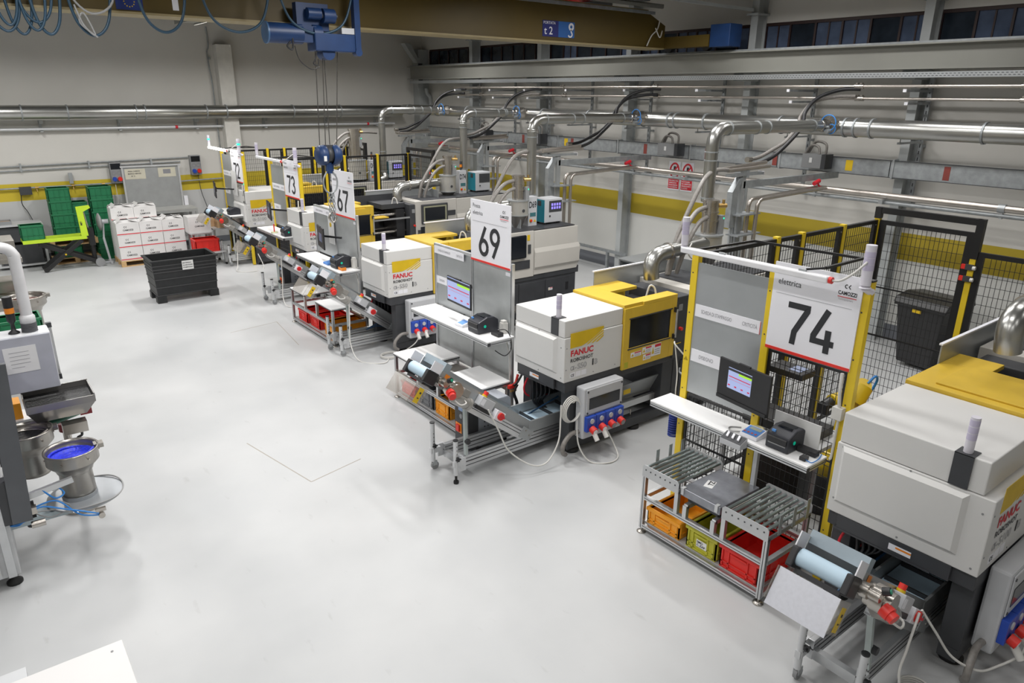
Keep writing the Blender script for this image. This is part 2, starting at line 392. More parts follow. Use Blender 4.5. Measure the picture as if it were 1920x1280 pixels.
# roof trusses / struts in view
t = thing('roof_beam', 'grey steel roof beam with diagonal brace by the long wall', 'beam', (0, 8.45, 0))
M().box(4, -.06, 5.62, 12.05, .06, 5.64).box(4, -.06, 5.8, 12.05, .06, 5.82).box(4, -.01, 5.64, 12.05, .01, 5.8).obj('beam', colg, t)
M().bar((12.0, 0, 5.4), (9.3, 1.9, 5.76), .05).obj('brace', colg, t)
o = C((9.6, -2, 5.55), (9.6, 20, 5.55), .05, 12).obj('sprinkler_pipe', redp); tag(o, 'red pipe running under the dark roof sheets', 'pipe')

# ================================================================ CRANE
t = thing('crane_rail_beam', 'long pale grey I-beam carrying the crane rail on the long wall', 'beam', (11.75, 0, 0))
M().box(-.008, YF+.3, 4.36, .008, 20.2, 4.68).obj('web', beamg, t)
M().box(-.13, YF+.3, 4.68, .13, 20.2, 4.70).obj('top_flange', beamg, t)
M().box(-.13, YF+.3, 4.34, .13, 20.2, 4.36).obj('bottom_flange', beamg, t)
M().box(-.025, YF+.3, 4.70, .025, 20.2, 4.735).obj('rail', galvdull, t)
for y in COLY: B(.008, y-.1, 4.20, .5, y+.1, 4.34).obj('bracket', colg, t)
t = thing('perforated_tray', 'perforated galvanised cable tray under the crane beam', 'cable tray', (11.66, 0, 0))
M().box(-.06, YF+.4, 4.22, .06, 20.0, 4.225).box(-.062, YF+.4, 4.225, -.058, 20.0, 4.30).box(.058, YF+.4, 4.225, .062, 20.0, 4.30).obj('tray', galvp, t)
sl = M()
for i in range(300): sl.box(-.0635, 2.0+i*.055, 4.272, -.062, 2.03+i*.055, 4.280).box(-.0635, 2.02+i*.055, 4.242, -.062, 2.05+i*.055, 4.250)
stuff(sl.obj('slots', dark, t))
t = thing('crane_girder', 'ochre box girder of the overhead crane with a load plate', 'crane', (0, 10, 0))
M().box(-6.8, 0, 4.80, 10.9, .36, 5.42).prism([(10.9, 4.80), (11.45, 4.80), (11.45, 5.2), (10.9, 5.42)], 0, .36, 'y').obj('girder', crane, t)
M().box(-6.8, -.05, 4.775, 11.4, .41, 4.80).obj('bottom_flange', craneedge, t)
M().box(-6.8, -.05, 5.42, 10.9, .41, 5.44).obj('top_flange', craneedge, t)
M().bar((2.5, -.12, 5.5), (11.2, -.12, 5.5), .05).bar((2.5, .16, 5.56), (11.5, .16, 5.56), .09, .06).obj('top_conduit', beamg, t)
M().box(-6.8, -.13, 5.36, 11.0, -.09, 5.41).obj('festoon_rail', galvdull, t)
M().box(11.45, -1.05, 4.80, 11.70, .36, 5.0).obj('end_carriage', crane, t)
M().box(11.45, -1.50, 4.78, 11.80, -1.07, 5.16).obj('drive_box', blue, t, .01)
M().cyl((11.70, -.8, 4.84), (11.80, -.8, 4.84), .1, 18).cyl((11.7, .1, 4.84), (11.80, .1, 4.84), .1, 18).obj('wheel', dark, t)
M().tube([(10.9, -.06, 4.82), (11.0, -.07, 5.0), (11.15, -.07, 5.12), (11.2, -.08, 5.3)], .012).tube([(11.1, -.07, 5.14), (11.2, -.1, 4.98), (11.28, -.08, 5.1)], .012).obj('loose_cable', cablew, t)
pl = B(8.38, -.006, 4.865, 9.10, -.001, 5.115).obj('load_plate', PM('plate_blue', (.02, .12, .40), .5), t)
B(8.38, -.008, 4.865, 8.73, -.006, 5.115).obj('plate_panel', PM('plate_navy', (.015, .02, .16), .5), pl)
text(pl, 'PORTATA', (8.395, -.009, 5.06), (1,0,0), (0,0,1), .042, signw, bold=.01, maxw=.32)
text(pl, 't 2', (8.41, -.009, 4.90), (1,0,0), (0,0,1), .12, signw, bold=.01, maxw=.26)
hk = M(); ribbon(hk, [(p[0], p[1]) for p in arc(9.02, 5.04, .045, .045, 0, 360, 14)], .035, (0, -.009, 0), (1,0,0), (0,0,1))
ribbon(hk, [(9.02, 5.0), (9.02, 4.965)] + arc(9.0, 4.92, .045, .04, 60, -160, 10), .025, (0, -.009, 0), (1,0,0), (0,0,1)); hk.obj('hook_symbol', signw, pl)
fl = B(1.93, -.006, 4.74+.08, 2.22, -.001, 5.0).obj('flag_plate', PM('plate_eu', (.01, .03, .18), .5), t)
st = M()
for a in range(12): st.bc(2.075+.055*math.cos(R(a*30)), -.0075, 4.91+.055*math.sin(R(a*30)), .012, .002, .012)
st.obj('flag_stars', yelsign, fl)
text(t, 'ie', (2.48, -.004, 5.0), (1,0,0), (0,0,1), .15, signw, bold=.02)
M().box(1.9, -.004, 5.02, 2.95, -.001, 5.03).box(2.55, -.004, 4.85, 2.62, -.001, 5.03).obj('painted_rule', signw, t)
# festoon cable loops on the near side of the girder
def loop(x0, x1, zt, zb, y=-.35, r=.016):
    xm = (x0+x1)/2; w_ = (x1-x0)/2
    return [(x0, y, zt), (x0+.05*w_, y, zt-.4*(zt-zb)), (x0+.35*w_, y, zb+.16*(zt-zb)), (xm, y, zb), (x1-.35*w_, y, zb+.16*(zt-zb)), (x1-.05*w_, y, zt-.4*(zt-zb)), (x1, y, zt)]
for i, (a, b_, zb) in enumerate([(3.72, 4.75, 4.66), (2.75, 3.62, 4.62), (2.05, 2.62, 4.57), (1.37, 1.84, 4.50), (1.02, 1.34, 4.49), (.92, 1.2, 4.52), (.80, 1.08, 4.48), (.62, .98, 4.50), (.55, .78, 4.52), (.35, .72, 4.50), (.9, 1.28, 4.60), (.7, .95, 4.56)]):
    o = M().tube(loop(a, b_, 5.38, zb, -.36-.03*(i % 3)), .016 if i < 5 else .014, 8, 8).obj('festoon_cable', bluec)
    o.location = (0, 10, 0)
    xm = (a+b_)/2
    lab = ['blue festoon cable loop sagging in front of the blue hoist', 'blue festoon cable loop between the hoist and the flag sticker', 'blue festoon cable loop hanging over the flag sticker', 'blue festoon cable loop with a grey cable coil tied in it']
    tag(o, lab[i] if i < 4 else 'one of the bunched blue festoon cable loops at the left end', 'cable', None if i < 4 else 'bunched festoon cable loops')
o = M().tube([(1.45, 0, 5.2), (1.42, 0, 4.9), (1.6, 0, 4.72), (1.82, 0, 4.85), (1.86, 0, 5.25)], .012).tube([(1.44, 0, 4.8), (1.5, -.01, 4.6), (1.6, 0, 4.5), (1.52, .01, 4.72), (1.47, 0, 4.62), (1.62, 0, 4.48)], .010).obj('grey_cable_coil', cableg)
o.location = (0, 9.58, 0); tag(o, 'grey cable coiled and tied among the blue festoon loops', 'cable')
# hoist trolley
t = thing('hoist_trolley', 'blue rope hoist trolley under the ochre crane girder', 'hoist', (4.2, 9.75, 4.55))
M().cyl((-.62, 0, .1), (-.16, 0, .1), .125, 24).obj('motor', blue, t)
M().cyl((-.64, 0, .1), (-.62, 0, .1), .135, 24).obj('motor_cap', PM('hoist_blue_pale', (.06, .14, .28), .4), t)
M().box(-.3, -.09, .0, .02, .09, .2).cyl((-.02, 0, .1), (.10, 0, .1), .13, 20).obj('gearbox', blue, t)
M().box(-.03, -.14, -.1, .55, .14, .12).obj('rope_drum_housing', blue, t, .012)
M().box(-.22, -.04, .15, .22, .08, .48).obj('trolley_plate', blue, t)
M().cyl((.1, -.12, .33), (.26, -.12, .33), .09, 18).cyl((-.1, -.1, .35), (.08, -.1, .35), .07, 18).obj('travel_motor', blue, t)
M().cyl((.0, -.13, .33), (.3, -.13, .33), .03, 10).obj('motor_shaft', dark, t)
M().box(.54, -.16, -.1, .62, -.06, .82).cyl((.58, -.167, -.1), (.58, -.053, -.1), .05, 14).obj('side_arm', blue, t)
M().box(.36, -.13, .125, .56, .02, .20).obj('limit_switch_box', lgrey, t)
M().cyl((.17, -.1, -.12), (.17, .1, -.12), .09, 20).obj('rope_sheave', blue, t)
M().tube([(-.35, -.1, .0), (-.4, -.1, -.06), (-.33, -.1, -.09), (-.32, -.1, .1)], .012).tube([(-.3, -.1, -.05), (-.25, -.1, -.22), (-.1, -.1, -.33), (.02, -.1, -.30)], .006).obj('pendant_cable', black, t)
M().tube([(.0, -.1, -.1), (-.03, -.1, -.2), (-.06, -.1, -.26), (.0, -.1, -.28), (.01, -.1, -.2)], .008).obj('cable_loop', black, t)
# hook block hanging on four ropes
t = thing('hook_block', 'blue crane hook block hanging on four ropes with chain and hook', 'crane hook', (4.30, 9.75, 3.1))
for (x, xt) in ((-.12, -.08), (-.035, .02), (.03, .04), (.13, .24)):
    M().cyl((x, 0, .08), (xt, 0, 1.42), .006, 6).obj('rope', rope, t)
M().lathe([(.0, -.17), (.10, -.17), (.135, -.13), (.14, -.05), (.12, -.04)], (0, 0, 0), 24, 'x').obj('sheave_cover', blue, t)
M().lathe([(.12, .04), (.14, .05), (.135, .13), (.10, .17), (.0, .17)], (0, 0, 0), 24, 'x').obj('sheave_cover', blue, t)
M().lathe([(.0, -.05), (.105, -.05), (.105, .05), (0, .05)], (0, 0, .01), 20, 'x').obj('sheave', dark, t)
M().box(-.06, -.05, -.03, .06, .05, .14).obj('frame', dark, t)
B(-.13, -.147, -.07, -.09, -.140, 0).obj('sticker', paper, t)
M().cyl((0, 0, -.1), (0, 0, -.25), .04, 12).box(-.05, -.03, -.22, .05, .03, -.12).obj('swivel', blue, t)
M().tube([(-.035, 0, -.22), (-.1, 0, -.33), (-.085, 0, -.47), (0, 0, -.53), (.085, 0, -.47), (.1, 0, -.33), (.035, 0, -.22)], .012).obj('ring', galvdull, t)
ch = M()
for sx in (-.035, .0, .035):
    for i in range(9):
        z = -.54-i*.042; o_ = (.012, 0) if i % 2 else (0, .012)
        ch.tube([(sx-o_[0], -o_[1], z+.008), (sx-o_[0], -o_[1], z-.03), (sx+o_[0], o_[1], z-.03), (sx+o_[0], o_[1], z+.008)], .0055, 5, 3, True)
ch.obj('chain', galvdull, t)
M().tube([(.0, 0, -.78), (-.045, 0, -.83), (-.055, 0, -.89), (0, 0, -.945), (.05, 0, -.9), (.045, 0, -.86)], .015, 8, 6).obj('hook', steel, t)
# ================================================================ SERVICES ON THE WALLS
def ducting(name, label, p, q, r, clamps, loc=(0,0,0), mat=galv):
    t = thing(name, label, 'duct', loc); p = Vector(p); q = Vector(q); d = (q-p).normalized(); L = (q-p).length
    M().cyl(p, q, r, 32).obj('pipe', mat, t)
    for c in clamps:
        a = p+d*c; M().cyl(a-d*.014, a+d*.014, r+.014, 32).cyl(a-d*.03+Vector((0,0,-r)), a+d*.03+Vector((0,0,-r)), .012, 8).obj('joint_ring', galvdull, t)
    return t
ducting('main_duct', 'large galvanised extraction duct along the white long wall', (0, -4.6, 0), (0, 19.9, 0), .135, [.9+1.55*i for i in range(16)] + [10.45, 10.62, 14.0, 14.15], (11.3, 0, 3.49))
ducting('wall_duct', 'large galvanised duct along the back wall with ring joints', (-7, 0, 0), (4.3+7.0, 0, 0), .165, [7.4, 8.6, 9.5, 10.95, 11.15, 12.6, 13.1, 14.9, 16.3], (0, 20.1, 3.44))
t = thing('compressed_air_pipe', 'thin grey compressed air pipe clipped below the duct on the back wall', 'pipe', (0, 20.35, 3.07))
M().cyl((-7, 0, 0), (11.2, 0, 0), .035, 12).obj('pipe', alup, t)
for x in (-1.5, 1.95, 3.6, 5.4, 7.2, 9.0, 10.6): M().box(x-.03, -.06, -.06, x+.03, .15, -.04).box(x-.03, .10, -.06, x+.03, .15, .2).box(x-.02, -.05, .12, x+.05, .15, .2).obj('bracket', colg, t)
for x in (4.9, 10.3): C((x-.03, 0, 0), (x+.03, 0, 0), .042, 12).obj('red_band', red, t)
# four branch arms with drop pipes
def branch(y, xd, z0, lab, foot=None):
    t = thing('branch_duct', lab, 'duct', (xd, y, 0)); r = .085; X = 11.16-xd
    M().tube([(0, 0, z0), (0, 0, 3.2), (0, 0, 3.33), (.03, 0, 3.43), (.1, 0, 3.49), (.2, 0, 3.52), (.4, 0, 3.52)], r, 20, 6).obj('bend', galv, t)
    M().cyl((.35, 0, 3.52), (X-.35, 0, 3.52), r, 22).obj('arm', galv, t)
    for x in (.3, .95, 1.2, X-.55):
        if x < X-.4: C((x-.008, 0, 3.52), (x+.008, 0, 3.52), r+.01, 22).obj('joint_ring', galvdull, t)
    for z in (z0+.05, z0+.55, 3.22):
        C((0, 0, z-.008), (0, 0, z+.008), r+.01, 22).obj('joint_ring', galvdull, t)
    M().lathe([(.07, -.35), (.085, -.35), (.085, -.28), (.07, -.26), (.10, -.24), (.10, -.18), (.085, -.16), (.085, -.1), (.13, -.04), (.13, .02)], (X, 0, 3.52), 20, 'x').obj('valve', steel, t)
    M().tube([(X-.25, -.09+.12*math.cos(R(a)), 3.56+.12*math.sin(R(a))) for a in range(0, 360, 45)], .009, 6, 3, True).tube([(X-.2, -.12+.07*math.cos(R(a)), 3.47+.07*math.sin(R(a))) for a in range(0, 360, 45)], .008, 6, 3, True).obj('air_hose_loop', bluehose, t)
    M().cyl((X-.33, -.12, 3.44), (X-.2, -.12, 3.44), .035, 10).cyl((X-.27, -.12, 3.5), (X-.27, -.02, 3.5), .02, 8).obj('actuator', galvdull, t)
    if foot: M().tube([(0, 0, z0+.1), (0, 0, z0), (0, -.05, z0-.12), foot, (foot[0]*2, foot[1]*1.4, foot[2]-.02)], r, 18, 6).obj('foot_bend', galv, t)
    return t
branch(6.2, 8.22, 2.56, 'silver branch duct dropping behind the number 74 board, nearest of the four')
branch(10.2, 8.36, 1.66, 'silver branch duct dropping behind the sign 69 and the blue-sided unit')
branch(14.0, 9.46, 1.75, 'silver branch duct dropping beside the unit marked D74', (0, -.12, 1.6))
branch(17.3, 9.15, 1.95, 'silver branch duct dropping beside the unit marked D73, farthest of the four', (-.12, 0, 1.78))
# two thin pipes high up with long brackets, wall struts
for z, lab in ((4.10, 'upper'), (3.92, 'lower')):
    t = thing('conveying_pipe', '%s of the two thin steel pipes under the crane beam' % lab, 'pipe', (11.6 if z > 4 else 11.66, 0, z))
    M().cyl((0, -4.5, 0), (0, 17.6, 0), .026 if z > 4 else .022, 12).obj('pipe', pipe, t)
    for y in (3.7, 6.0, 10.2, 13.0, 16.3): M().cyl((0, y, 0), (0, y+.14, 0), .038, 12).box(-.03, y+.02, .03, .03, y+.05, .055).box(-.03, y+.09, .03, .03, y+.12, .055).obj('coupling', steel, t)
SY = [17.2, 15.6, 14.2, 12.7, 10.9, 9.05, 7.15, 5.25, 3.4, 1.6]
for i, y in enumerate(SY):
    t = thing('wall_strut', 'slotted galvanised wall strut with bracket arms, %s counted from the back wall' % ['first', 'second', 'third', 'fourth', 'fifth', 'sixth', 'seventh', 'eighth', 'ninth', 'tenth'][i], 'strut', (12.2, y, 0), 0, 'slotted wall struts')
    M().box(-.02, -.03, 2.3, .02, .03, 4.24).box(.02, -.02, 2.3, .15, .02, 2.34).box(.02, -.02, 3.2, .15, .02, 3.24).box(.02,-.02,4.1,.15,.02,4.14).obj('rail', galvdull, t)
    sl = M()
    for j in range(18): sl.box(-.022, -.008, 2.4+j*.1, -.019, .008, 2.45+j*.1)
    stuff(sl.obj('slots', dark, t))
    for z, x0, px_ in ((4.055, -.83, 0), (3.875, -.72, 0)):
        M().box(x0, -.02, z-.035, .0, .02, z).obj('bracket_arm', galvdull, t)
        M().box(x0-.02, -.024, z-.04, x0, .024, z+.003).obj('end_cap', signw, t)
    M().box(-.75, -.02, 3.27, 0, .02, 3.30).cyl((-.7,0,3.29),(-.7,0,3.36),.008,6).obj('duct_arm', galvdull, t)
    if i % 2: M().box(-1.0, -.03, 2.40, 0, .03, 2.46).prism([(-1.0, 2.40), (0, 2.28), (0, 2.40)], -.03, .03, 'y').obj('lower_bracket', galvp, t)
# water main lower on the wall
t = thing('water_main', 'thick steel water pipe running low along the long wall', 'pipe', (11.3, 0, 2.52))
M().cyl((0, -4.5, 0), (0, 18.5, 0), .05, 18).obj('pipe', pipe, t)
M().cyl((0, -4.5, -.10), (0, 18.5, -.10), .03, 12).obj('return_pipe', galvdull, t)
for y in (3.6, 6.35, 10.4, 14.2, 17.4): M().cyl((0, y, 0), (0, y+.09, 0), .06, 18).box(-.02, y+.02, -.14, .02, y+.06, -.05).obj('coupling', galvp, t)
# bus bar trunking
t = thing('busbar_trunking', 'flat galvanised busbar trunking along the long wall', 'trunking', (11.9, 0, 2.87))
for i in range(12):
    y = -4.5+i*2.0; B(-.06, y, -.13, .06, y+1.985, .13).obj('trunking_length', galvdull, t)
    M().box(-.075, y+1.93, -.15, .075, y+1.96, .15).obj('joint', galvp, t)
M().box(-.07, -4.5, -.135, -.06, 19.5, -.125).box(-.07, -4.5, .125, -.06, 19.5, .135).obj('edge', dark, t)
for y in (4.6, 7.5, 9.0, 10.6, 12.9, 14.75): B(-.064, y, -.10, -.06, y+.09, .10).obj('red_label', PM('label_brick', (.22, .04, .03), .6), t)
for y in (6.1, 8.85, 13.1): B(-.064, y, -.08, -.06, y+.12, .09).obj('yellow_label', yelsign, t)
for (y, w_, lab) in ((6.46, .42, 'dark grey tap-off box on the busbar above the black guard fence'), (9.6, .5, 'dark grey tap-off box on the busbar above the prohibition signs'), (13.85, .5, 'dark grey tap-off box on the busbar right of the sign 69 duct'), (16.1, .45, 'dark grey tap-off box on the busbar nearest the back wall')):
    t = thing('tap_off_box', lab, 'electrical box', (11.80, y, 2.92))
    B(-.20, 0, -.12, .035, w_, .11).obj('body', mgrey, t, .008)
    B(-.205, -.012, -.125, .03, .07, .115).obj('end_cover', dark, t, .006)
    B(-.204, w_*.55, -.03, -.2, w_*.55+.05, .05).obj('label_plate', paper, t)
    M().tube([(-.05, w_*.2, .11), (-.04, w_*.25, .27), (0, w_*.75, .30), (.03, w_*1.05, .12), (.04, w_*1.2, .05)], .022, 8, 6).tube([(-.1, w_*.4, .11), (-.08, w_*.5, .22), (-.05, w_*.85, .24), (0, w_*1.15, .1)], .022, 8, 6).obj('conduit_loop', hose, t)
# black conveying hoses bending down from the thin pipes
for i, (y, lab) in enumerate(((6.6, 'pair of black and grey hoses curving down beside the nearest branch duct'), (10.7, 'pair of black hoses curving down beside the second branch duct'), (14.4, 'pair of black hoses curving down beside the third branch duct'), (17.6, 'pair of hoses curving down beside the farthest branch duct'))):
    t = thing('curved_hose', lab, 'hose', (0, y, 0))
    a = M(); b_ = M()
    for s, m_ in ((0, a), (.07, b_)):
        m_.tube([(11.62, -.55+s, 4.06-s*1.5), (11.5, -.3+s, 4.05-s*1.5), (11.2, -.1+s, 3.93-s), (10.95, -.06+s, 3.72-s), (10.8, -.12+s, 3.5), (10.55, -.1+s, 3.28), (10.3, -.04+s, 3.08+s), (10.05, 0+s, 2.98+s), (9.8, s, 2.95+s)], .03, 10, 6)
    a.obj('black_hose', black, t); b_.obj('grey_hose', hose if i % 2 == 0 else black, t)
    M().cyl((9.82, 0, 2.95), (9.72, 0, 2.95), .042, 12).cyl((9.82, .07, 3.02), (9.72, .07, 3.02), .042, 12).obj('coupling', steel, t)
# support posts carrying pipes from the wall to each machine
def tpost(x, y, lab, xp=None):
    t = thing('pipe_support_post', lab, 'post', (x, y, 0))
    M().box(-.045, -.03, 1.55, .045, .03, 2.86).obj('post', galvp, t)
    M().box(0, -.03, 2.66, 11.85-x, .03, 2.76).obj('cross_beam', galvdull, t)
    M().box(-.35, -.05, 2.84, .45, .05, 2.875).obj('cable_bracket', galvdull, t)
    M().box(.44, -.05, 2.83, .46, .05, 2.885).obj('end_cap', signw, t)
    M().cyl((-.4, -.02, 2.93), (.62, -.02, 2.95), .028, 10).cyl((-.4, .06, 2.95), (.62, .05, 3.0), .028, 10).obj('hose_run', pipe, t)
    for s in (0, .11):
        M().tube([(11.25-x, -.05-s, 2.55), (.5, -.05-s, 2.50), (.24+s*.5, -.05-s, 2.49), (.17+s*.5, -.05-s, 2.44), (.15+s*.5, -.05-s, 2.3), (.15+s*.5, -.05-s, 1.55)], .03, 12, 3).obj('water_pipe', pipe, t)
    for s in (-.09, -.15, .22): C((s, 0, 1.55), (s, 0, 2.35), .016, 8).obj('drop_pipe', galvdull, t)
    M().box(-.2, -.17, 2.28, .3, .05, 2.3).box(-.2, -.17, 1.98, .36, .05, 2.0).obj('clamp_plate', galvdull, t)
    M().box(-.26, -.04, 2.1, -.12, .05, 2.62).prism([(-.26, 2.62), (-.12, 2.62), (-.04, 2.82), (-.10, 2.82)], -.04, .05, 'y').obj('cable_trunk', galvdull, t)
    M().tube([(11.25-x, -.1, 2.55), (11.15-x, -.1, 2.58), (11.1-x, -.1, 2.66)], .014, 8).cyl((11.0-x, -.1, 2.62), (11.14-x, -.1, 2.66), .035, 8).obj('valve_handle', red, t)
    return t
tpost(9.2, 6.35, 'galvanised post with water pipes and clamps beside the nearest branch duct')
tpost(9.25, 10.5, 'galvanised post with water pipes behind the unit marked D69')
tpost(10.4, 14.4, 'galvanised post with water pipes right of the unit marked D74')
tpost(10.15, 17.6, 'galvanised post with water pipes nearest the back wall')
# no-entry signs on the wall
def prohib(y, lab, lines):
    t = thing('prohibition_sign', lab, 'sign', (12.345, y, 0))
    B(-.008, -.15, 2.02, 0, .16, 2.62).obj('board', signw, t)
    m_ = M(); m_.tube([(-.010, .0+.115*math.cos(R(a)), 2.43+.15*math.sin(R(a))) for a in range(0, 360, 20)], .018, 6, 2, True).bar((-.010, -.08, 2.53), (-.010, .08, 2.33), .006, .03)
    m_.obj('prohibition_ring', red, t)
    M().box(-.011, -.03, 2.34, -.009, .03, 2.52).obj('pictogram', ink, t)
    b_ = B(-.011, -.14, 2.05, -.009, .15, 2.25).obj('text_panel', red, t)
    for i, s in enumerate(lines): text(b_, s, (-.012, .13, 2.205-.045*i), (0,-1,0), (0,0,1), .026, signw, bold=.02, maxw=.25)
prohib(10.22, 'left red and white prohibition sign on the long wall', ['NON RIMUOVERE', 'I DISPOSITIVI', 'DI SICUREZZA', 'DI SICUREZZA'])
prohib(9.87, 'right red and white prohibition sign on the long wall, half behind a hose', ['NON PULIRE', 'NE LUBRIFICARE', 'ORGANI IN MOTO', 'IN MOTO'])
# low guard rail at the foot of the wall
t = thing('kerb_rail', 'low galvanised guard rail at the foot of the long wall', 'rail', (12.0, 0, 0))
M().box(-.03, 11.15, .44, .03, 15.5, .50).obj('rail', galvdull, t)
for y in (11.75, 13.2, 14.6): M().box(-.03, y-.03, .015, .03, y+.03, .44).box(-.08, y-.08, 0, .08, y+.08, .015).obj('post', galvdull, t)
# grey wall cabinet between machine 69 and the wall
t = thing('wall_cabinet', 'grey steel tank with open front standing near the wall behind machine 69', 'cabinet', (9.6, 7.55, 0))
M().box(-.3, 0, .0, .55, .02, 1.15).box(-.3, .0, 1.12, .55, 1.25, 1.15).box(-.3, 1.23, 0, .55, 1.25, 1.12).box(.53, .02, 0, .55, 1.23, 1.12).box(-.3, .02, 0, .53, 1.23, .03).obj('body', galvdull, t)
M().box(-.33, -.01, 1.15, .58, 1.28, 1.165).obj('lid', galvp, t)
M().tube([(0, .5, 1.1), (-.2, .5, .9), (-.3, .45, .7), (-.25, .3, .75), (-.1, .25, 1.0)], .03, 8).obj('copper_hose', PM('copper_hose', (.35, .16, .10), .35, .7), t)
# downpipe and bracket in the corner
t = thing('corner_downpipe', 'grey square downpipe with elbow bracket in the upper corner', 'pipe', (11.95, 20.2, 0))
M().prism([(-.45, 5.35), (-.25, 5.35), (0, 4.95), (.17, 4.95), (.17, 4.1), (-.02, 4.1), (-.02, 4.82), (-.28, 5.12)], -.12, .12, 'y').obj('bracket', colg, t)
M().box(0, -.13, 4.25, .14, -.12, 4.8).obj('recess', dark, t)
M().tube([(.22, -.2, 4.1), (.24, -.2, 3.95), (.34, -.2, 3.85), (.36, -.2, 3.62)], .06, 10).obj('bend', colg, t)
# conduit on the back wall and small conduits
t = thing('wall_conduit', 'thin steel conduit running down the back wall beside the pilaster', 'conduit', (5.95, 20.45, 0))
M().tube([(.0, 0, 5.5), (.01, 0, 5.05), (-.03, 0, 4.95), (-.05, 0, 4.85), (-.03, 0, 4.5), (.0, 0, 3.8), (0, 0, .1)], .018, 8, 3).obj('pipe', galvdull, t)
for z in (4.75, 3.2, 1.8, .8): C((0, 0, z-.03), (0, 0, z+.03), .026, 8).obj('clamp', galvdull, t)
t = thing('conduit_pair', 'pair of horizontal grey conduits above the yellow stripe on the back wall', 'conduit', (0, 20.45, 0))
M().cyl((-7, 0, 2.13), (5.1, 0, 2.30), .016, 8).cyl((-7, 0, 2.03), (4.9, 0, 2.2), .014, 8).obj('pipe', galvdull, t)
for x in (-.5, 1.4, 2.8, 4.2): B(x-.02, -.03, 2.1+.012*x, x+.02, .05, 2.31).obj('clamp', galvp, t)
t = thing('air_line', 'thin steel air line with valves along the yellow stripe of the back wall', 'pipe', (0, 20.42, 0))
M().cyl((-7, 0, 1.76), (3.55, 0, 1.75), .02, 8).cyl((4.75, 0, 1.70), (5.92, 0, 1.72), .02, 8).obj('pipe', galvdull, t)
for x in (.6, 1.6, 2.35, 3.0): M().cyl((x, 0, 1.75), (x+.07, 0, 1.75), .03, 8).cyl((x+.03, 0, 1.75), (x+.03, -.02, 1.66), .014, 6).obj('valve', brass, t)
M().box(1.28, -.05, 1.60, 1.52, .06, 1.78).obj('junction_box', dark, t)
M().tube([(1.3, 0, 1.62), (1.28, 0, 1.4), (1.36, -.02, 1.2), (1.42, -.1, 1.0)], .01, 6).obj('cable', black, t)
M().box(2.32, -.05, 1.80, 2.40, .02, 2.05).obj('strut', galvp, t)
# switch-socket boxes on the back wall
def wall_power(x, z0, lab):
    t = thing('wall_socket_box', lab, 'socket box', (x, 20.5, z0))
    B(0, -.16, 0, .26, 0, .50).obj('body', mgrey, t, .01)
    B(.02, -.165, .34, .24, -.16, .48).obj('breaker_window', screendk, t)
    for i in range(2):
        M().lathe([(.045, -.005), (.045, .03), (.03, .04), (0, .04)], (.07+i*.12, -.16, .25), 16, 'y').obj('rotary_socket', dark, t)
    for i, mm in enumerate((socketblue, redp)):
        M().cyl((.07+i*.12, -.16, .11), (.07+i*.12, -.22, .10), .05, 16).obj('power_socket', mm, t)
wall_power(3.22, 1.75, 'grey wall socket box left of the metal notice board')
wall_power(5.12, 1.85, 'grey wall socket box right of the metal notice board')
o = C((3.62, 20.40, 1.78), (3.6, 20.5, 1.80), .07, 14).obj('red_socket', redp); tag(o, 'single red industrial socket beside the left wall socket box', 'socket')
o = M().tube([(3.3, 20.4, 1.75), (3.28, 20.35, 1.2), (3.2, 20.2, .9), (3.1, 20.0, .5)], .008, 6).obj('power_cable', cablew); tag(o, 'white cable hanging from the left wall socket box', 'cable')
o = M().tube([(5.3, 20.45, 1.85), (5.33, 20.45, 1.4), (5.42, 20.42, 1.0), (5.5, 20.3, .5)], .008, 6).obj('power_cable', dark); tag(o, 'dark cable hanging from the right wall socket box', 'cable')
# ================================================================ MOULDING MACHINES
def fanuc_label(p, x, z, k, model):
    """printed panel on the front cover (plane y=0), lower left corner at x,z"""
    X = lambda a: x+a*k
    Z = lambda a: z+a*k
    f = M(); y0, y1 = -.0025, .0
    f.prism([(X(0), Z(.33)), (X(.17), Z(.33)), (X(.25), Z(.352)), (X(.33), Z(.385)), (X(.42), Z(.43)), (X(.50), Z(.475)), (X(.50), Z(.50)), (X(0), Z(.50))], y0, y1, 'y')
    for i in range(3):
        a = .24+i*.07; f.prism([(X(a), Z(.333)), (X(a+.035), Z(.333)), (X(.50), Z(.445-i*.032)), (X(.50), Z(.462-i*.032))], y0, y1, 'y')
    lb = f.obj('label_panel', yelsign, p)
    text(lb, 'FANUC', (X(.01), -.002, Z(.235)), (1,0,0), (0,0,1), .066*k, red, w=1.15, bold=.03, maxw=.34*k)
    text(lb, 'ROBOSHOT', (X(.01), -.002, Z(.165)), (1,0,0), (0,0,1), .04*k, ink, w=1.15, bold=.02, maxw=.34*k)
    o1 = text(lb, 'α-', (X(.01), -.002, Z(.07)), (1,0,0), (0,0,1), .062*k, inkgrey, w=1.1, outline=True, maxw=.1*k)
    text(lb, model, (X(.115), -.002, Z(.07)), (1,0,0), (0,0,1), .062*k, inkgrey, w=1.1, outline=True, maxw=(.24 if len(model) > 3 else .2)*k)
    text(lb, 'i', (X(.375 if len(model) > 3 else .34), -.002, Z(.07)), (1,0,0), (0,0,1), .075*k, ink, bold=.05)
    text(lb, 'B', (X(.41 if len(model) > 3 else .375), -.002, Z(.07)), (1,0,0), (0,0,1), .062*k, inkgrey, w=1.1, outline=True)
    bx = M()
    for i in range(3):
        a = X(.01+i*.085); bx.box(a, -.001, Z(-.02), a+.075*k, 0, Z(.04))
    s = bx.obj('small_label', signw, lb)
    text(s, 'CE', (X(.02), -.002, Z(-.005)), (1,0,0), (0,0,1), .03*k, ink, bold=.02)
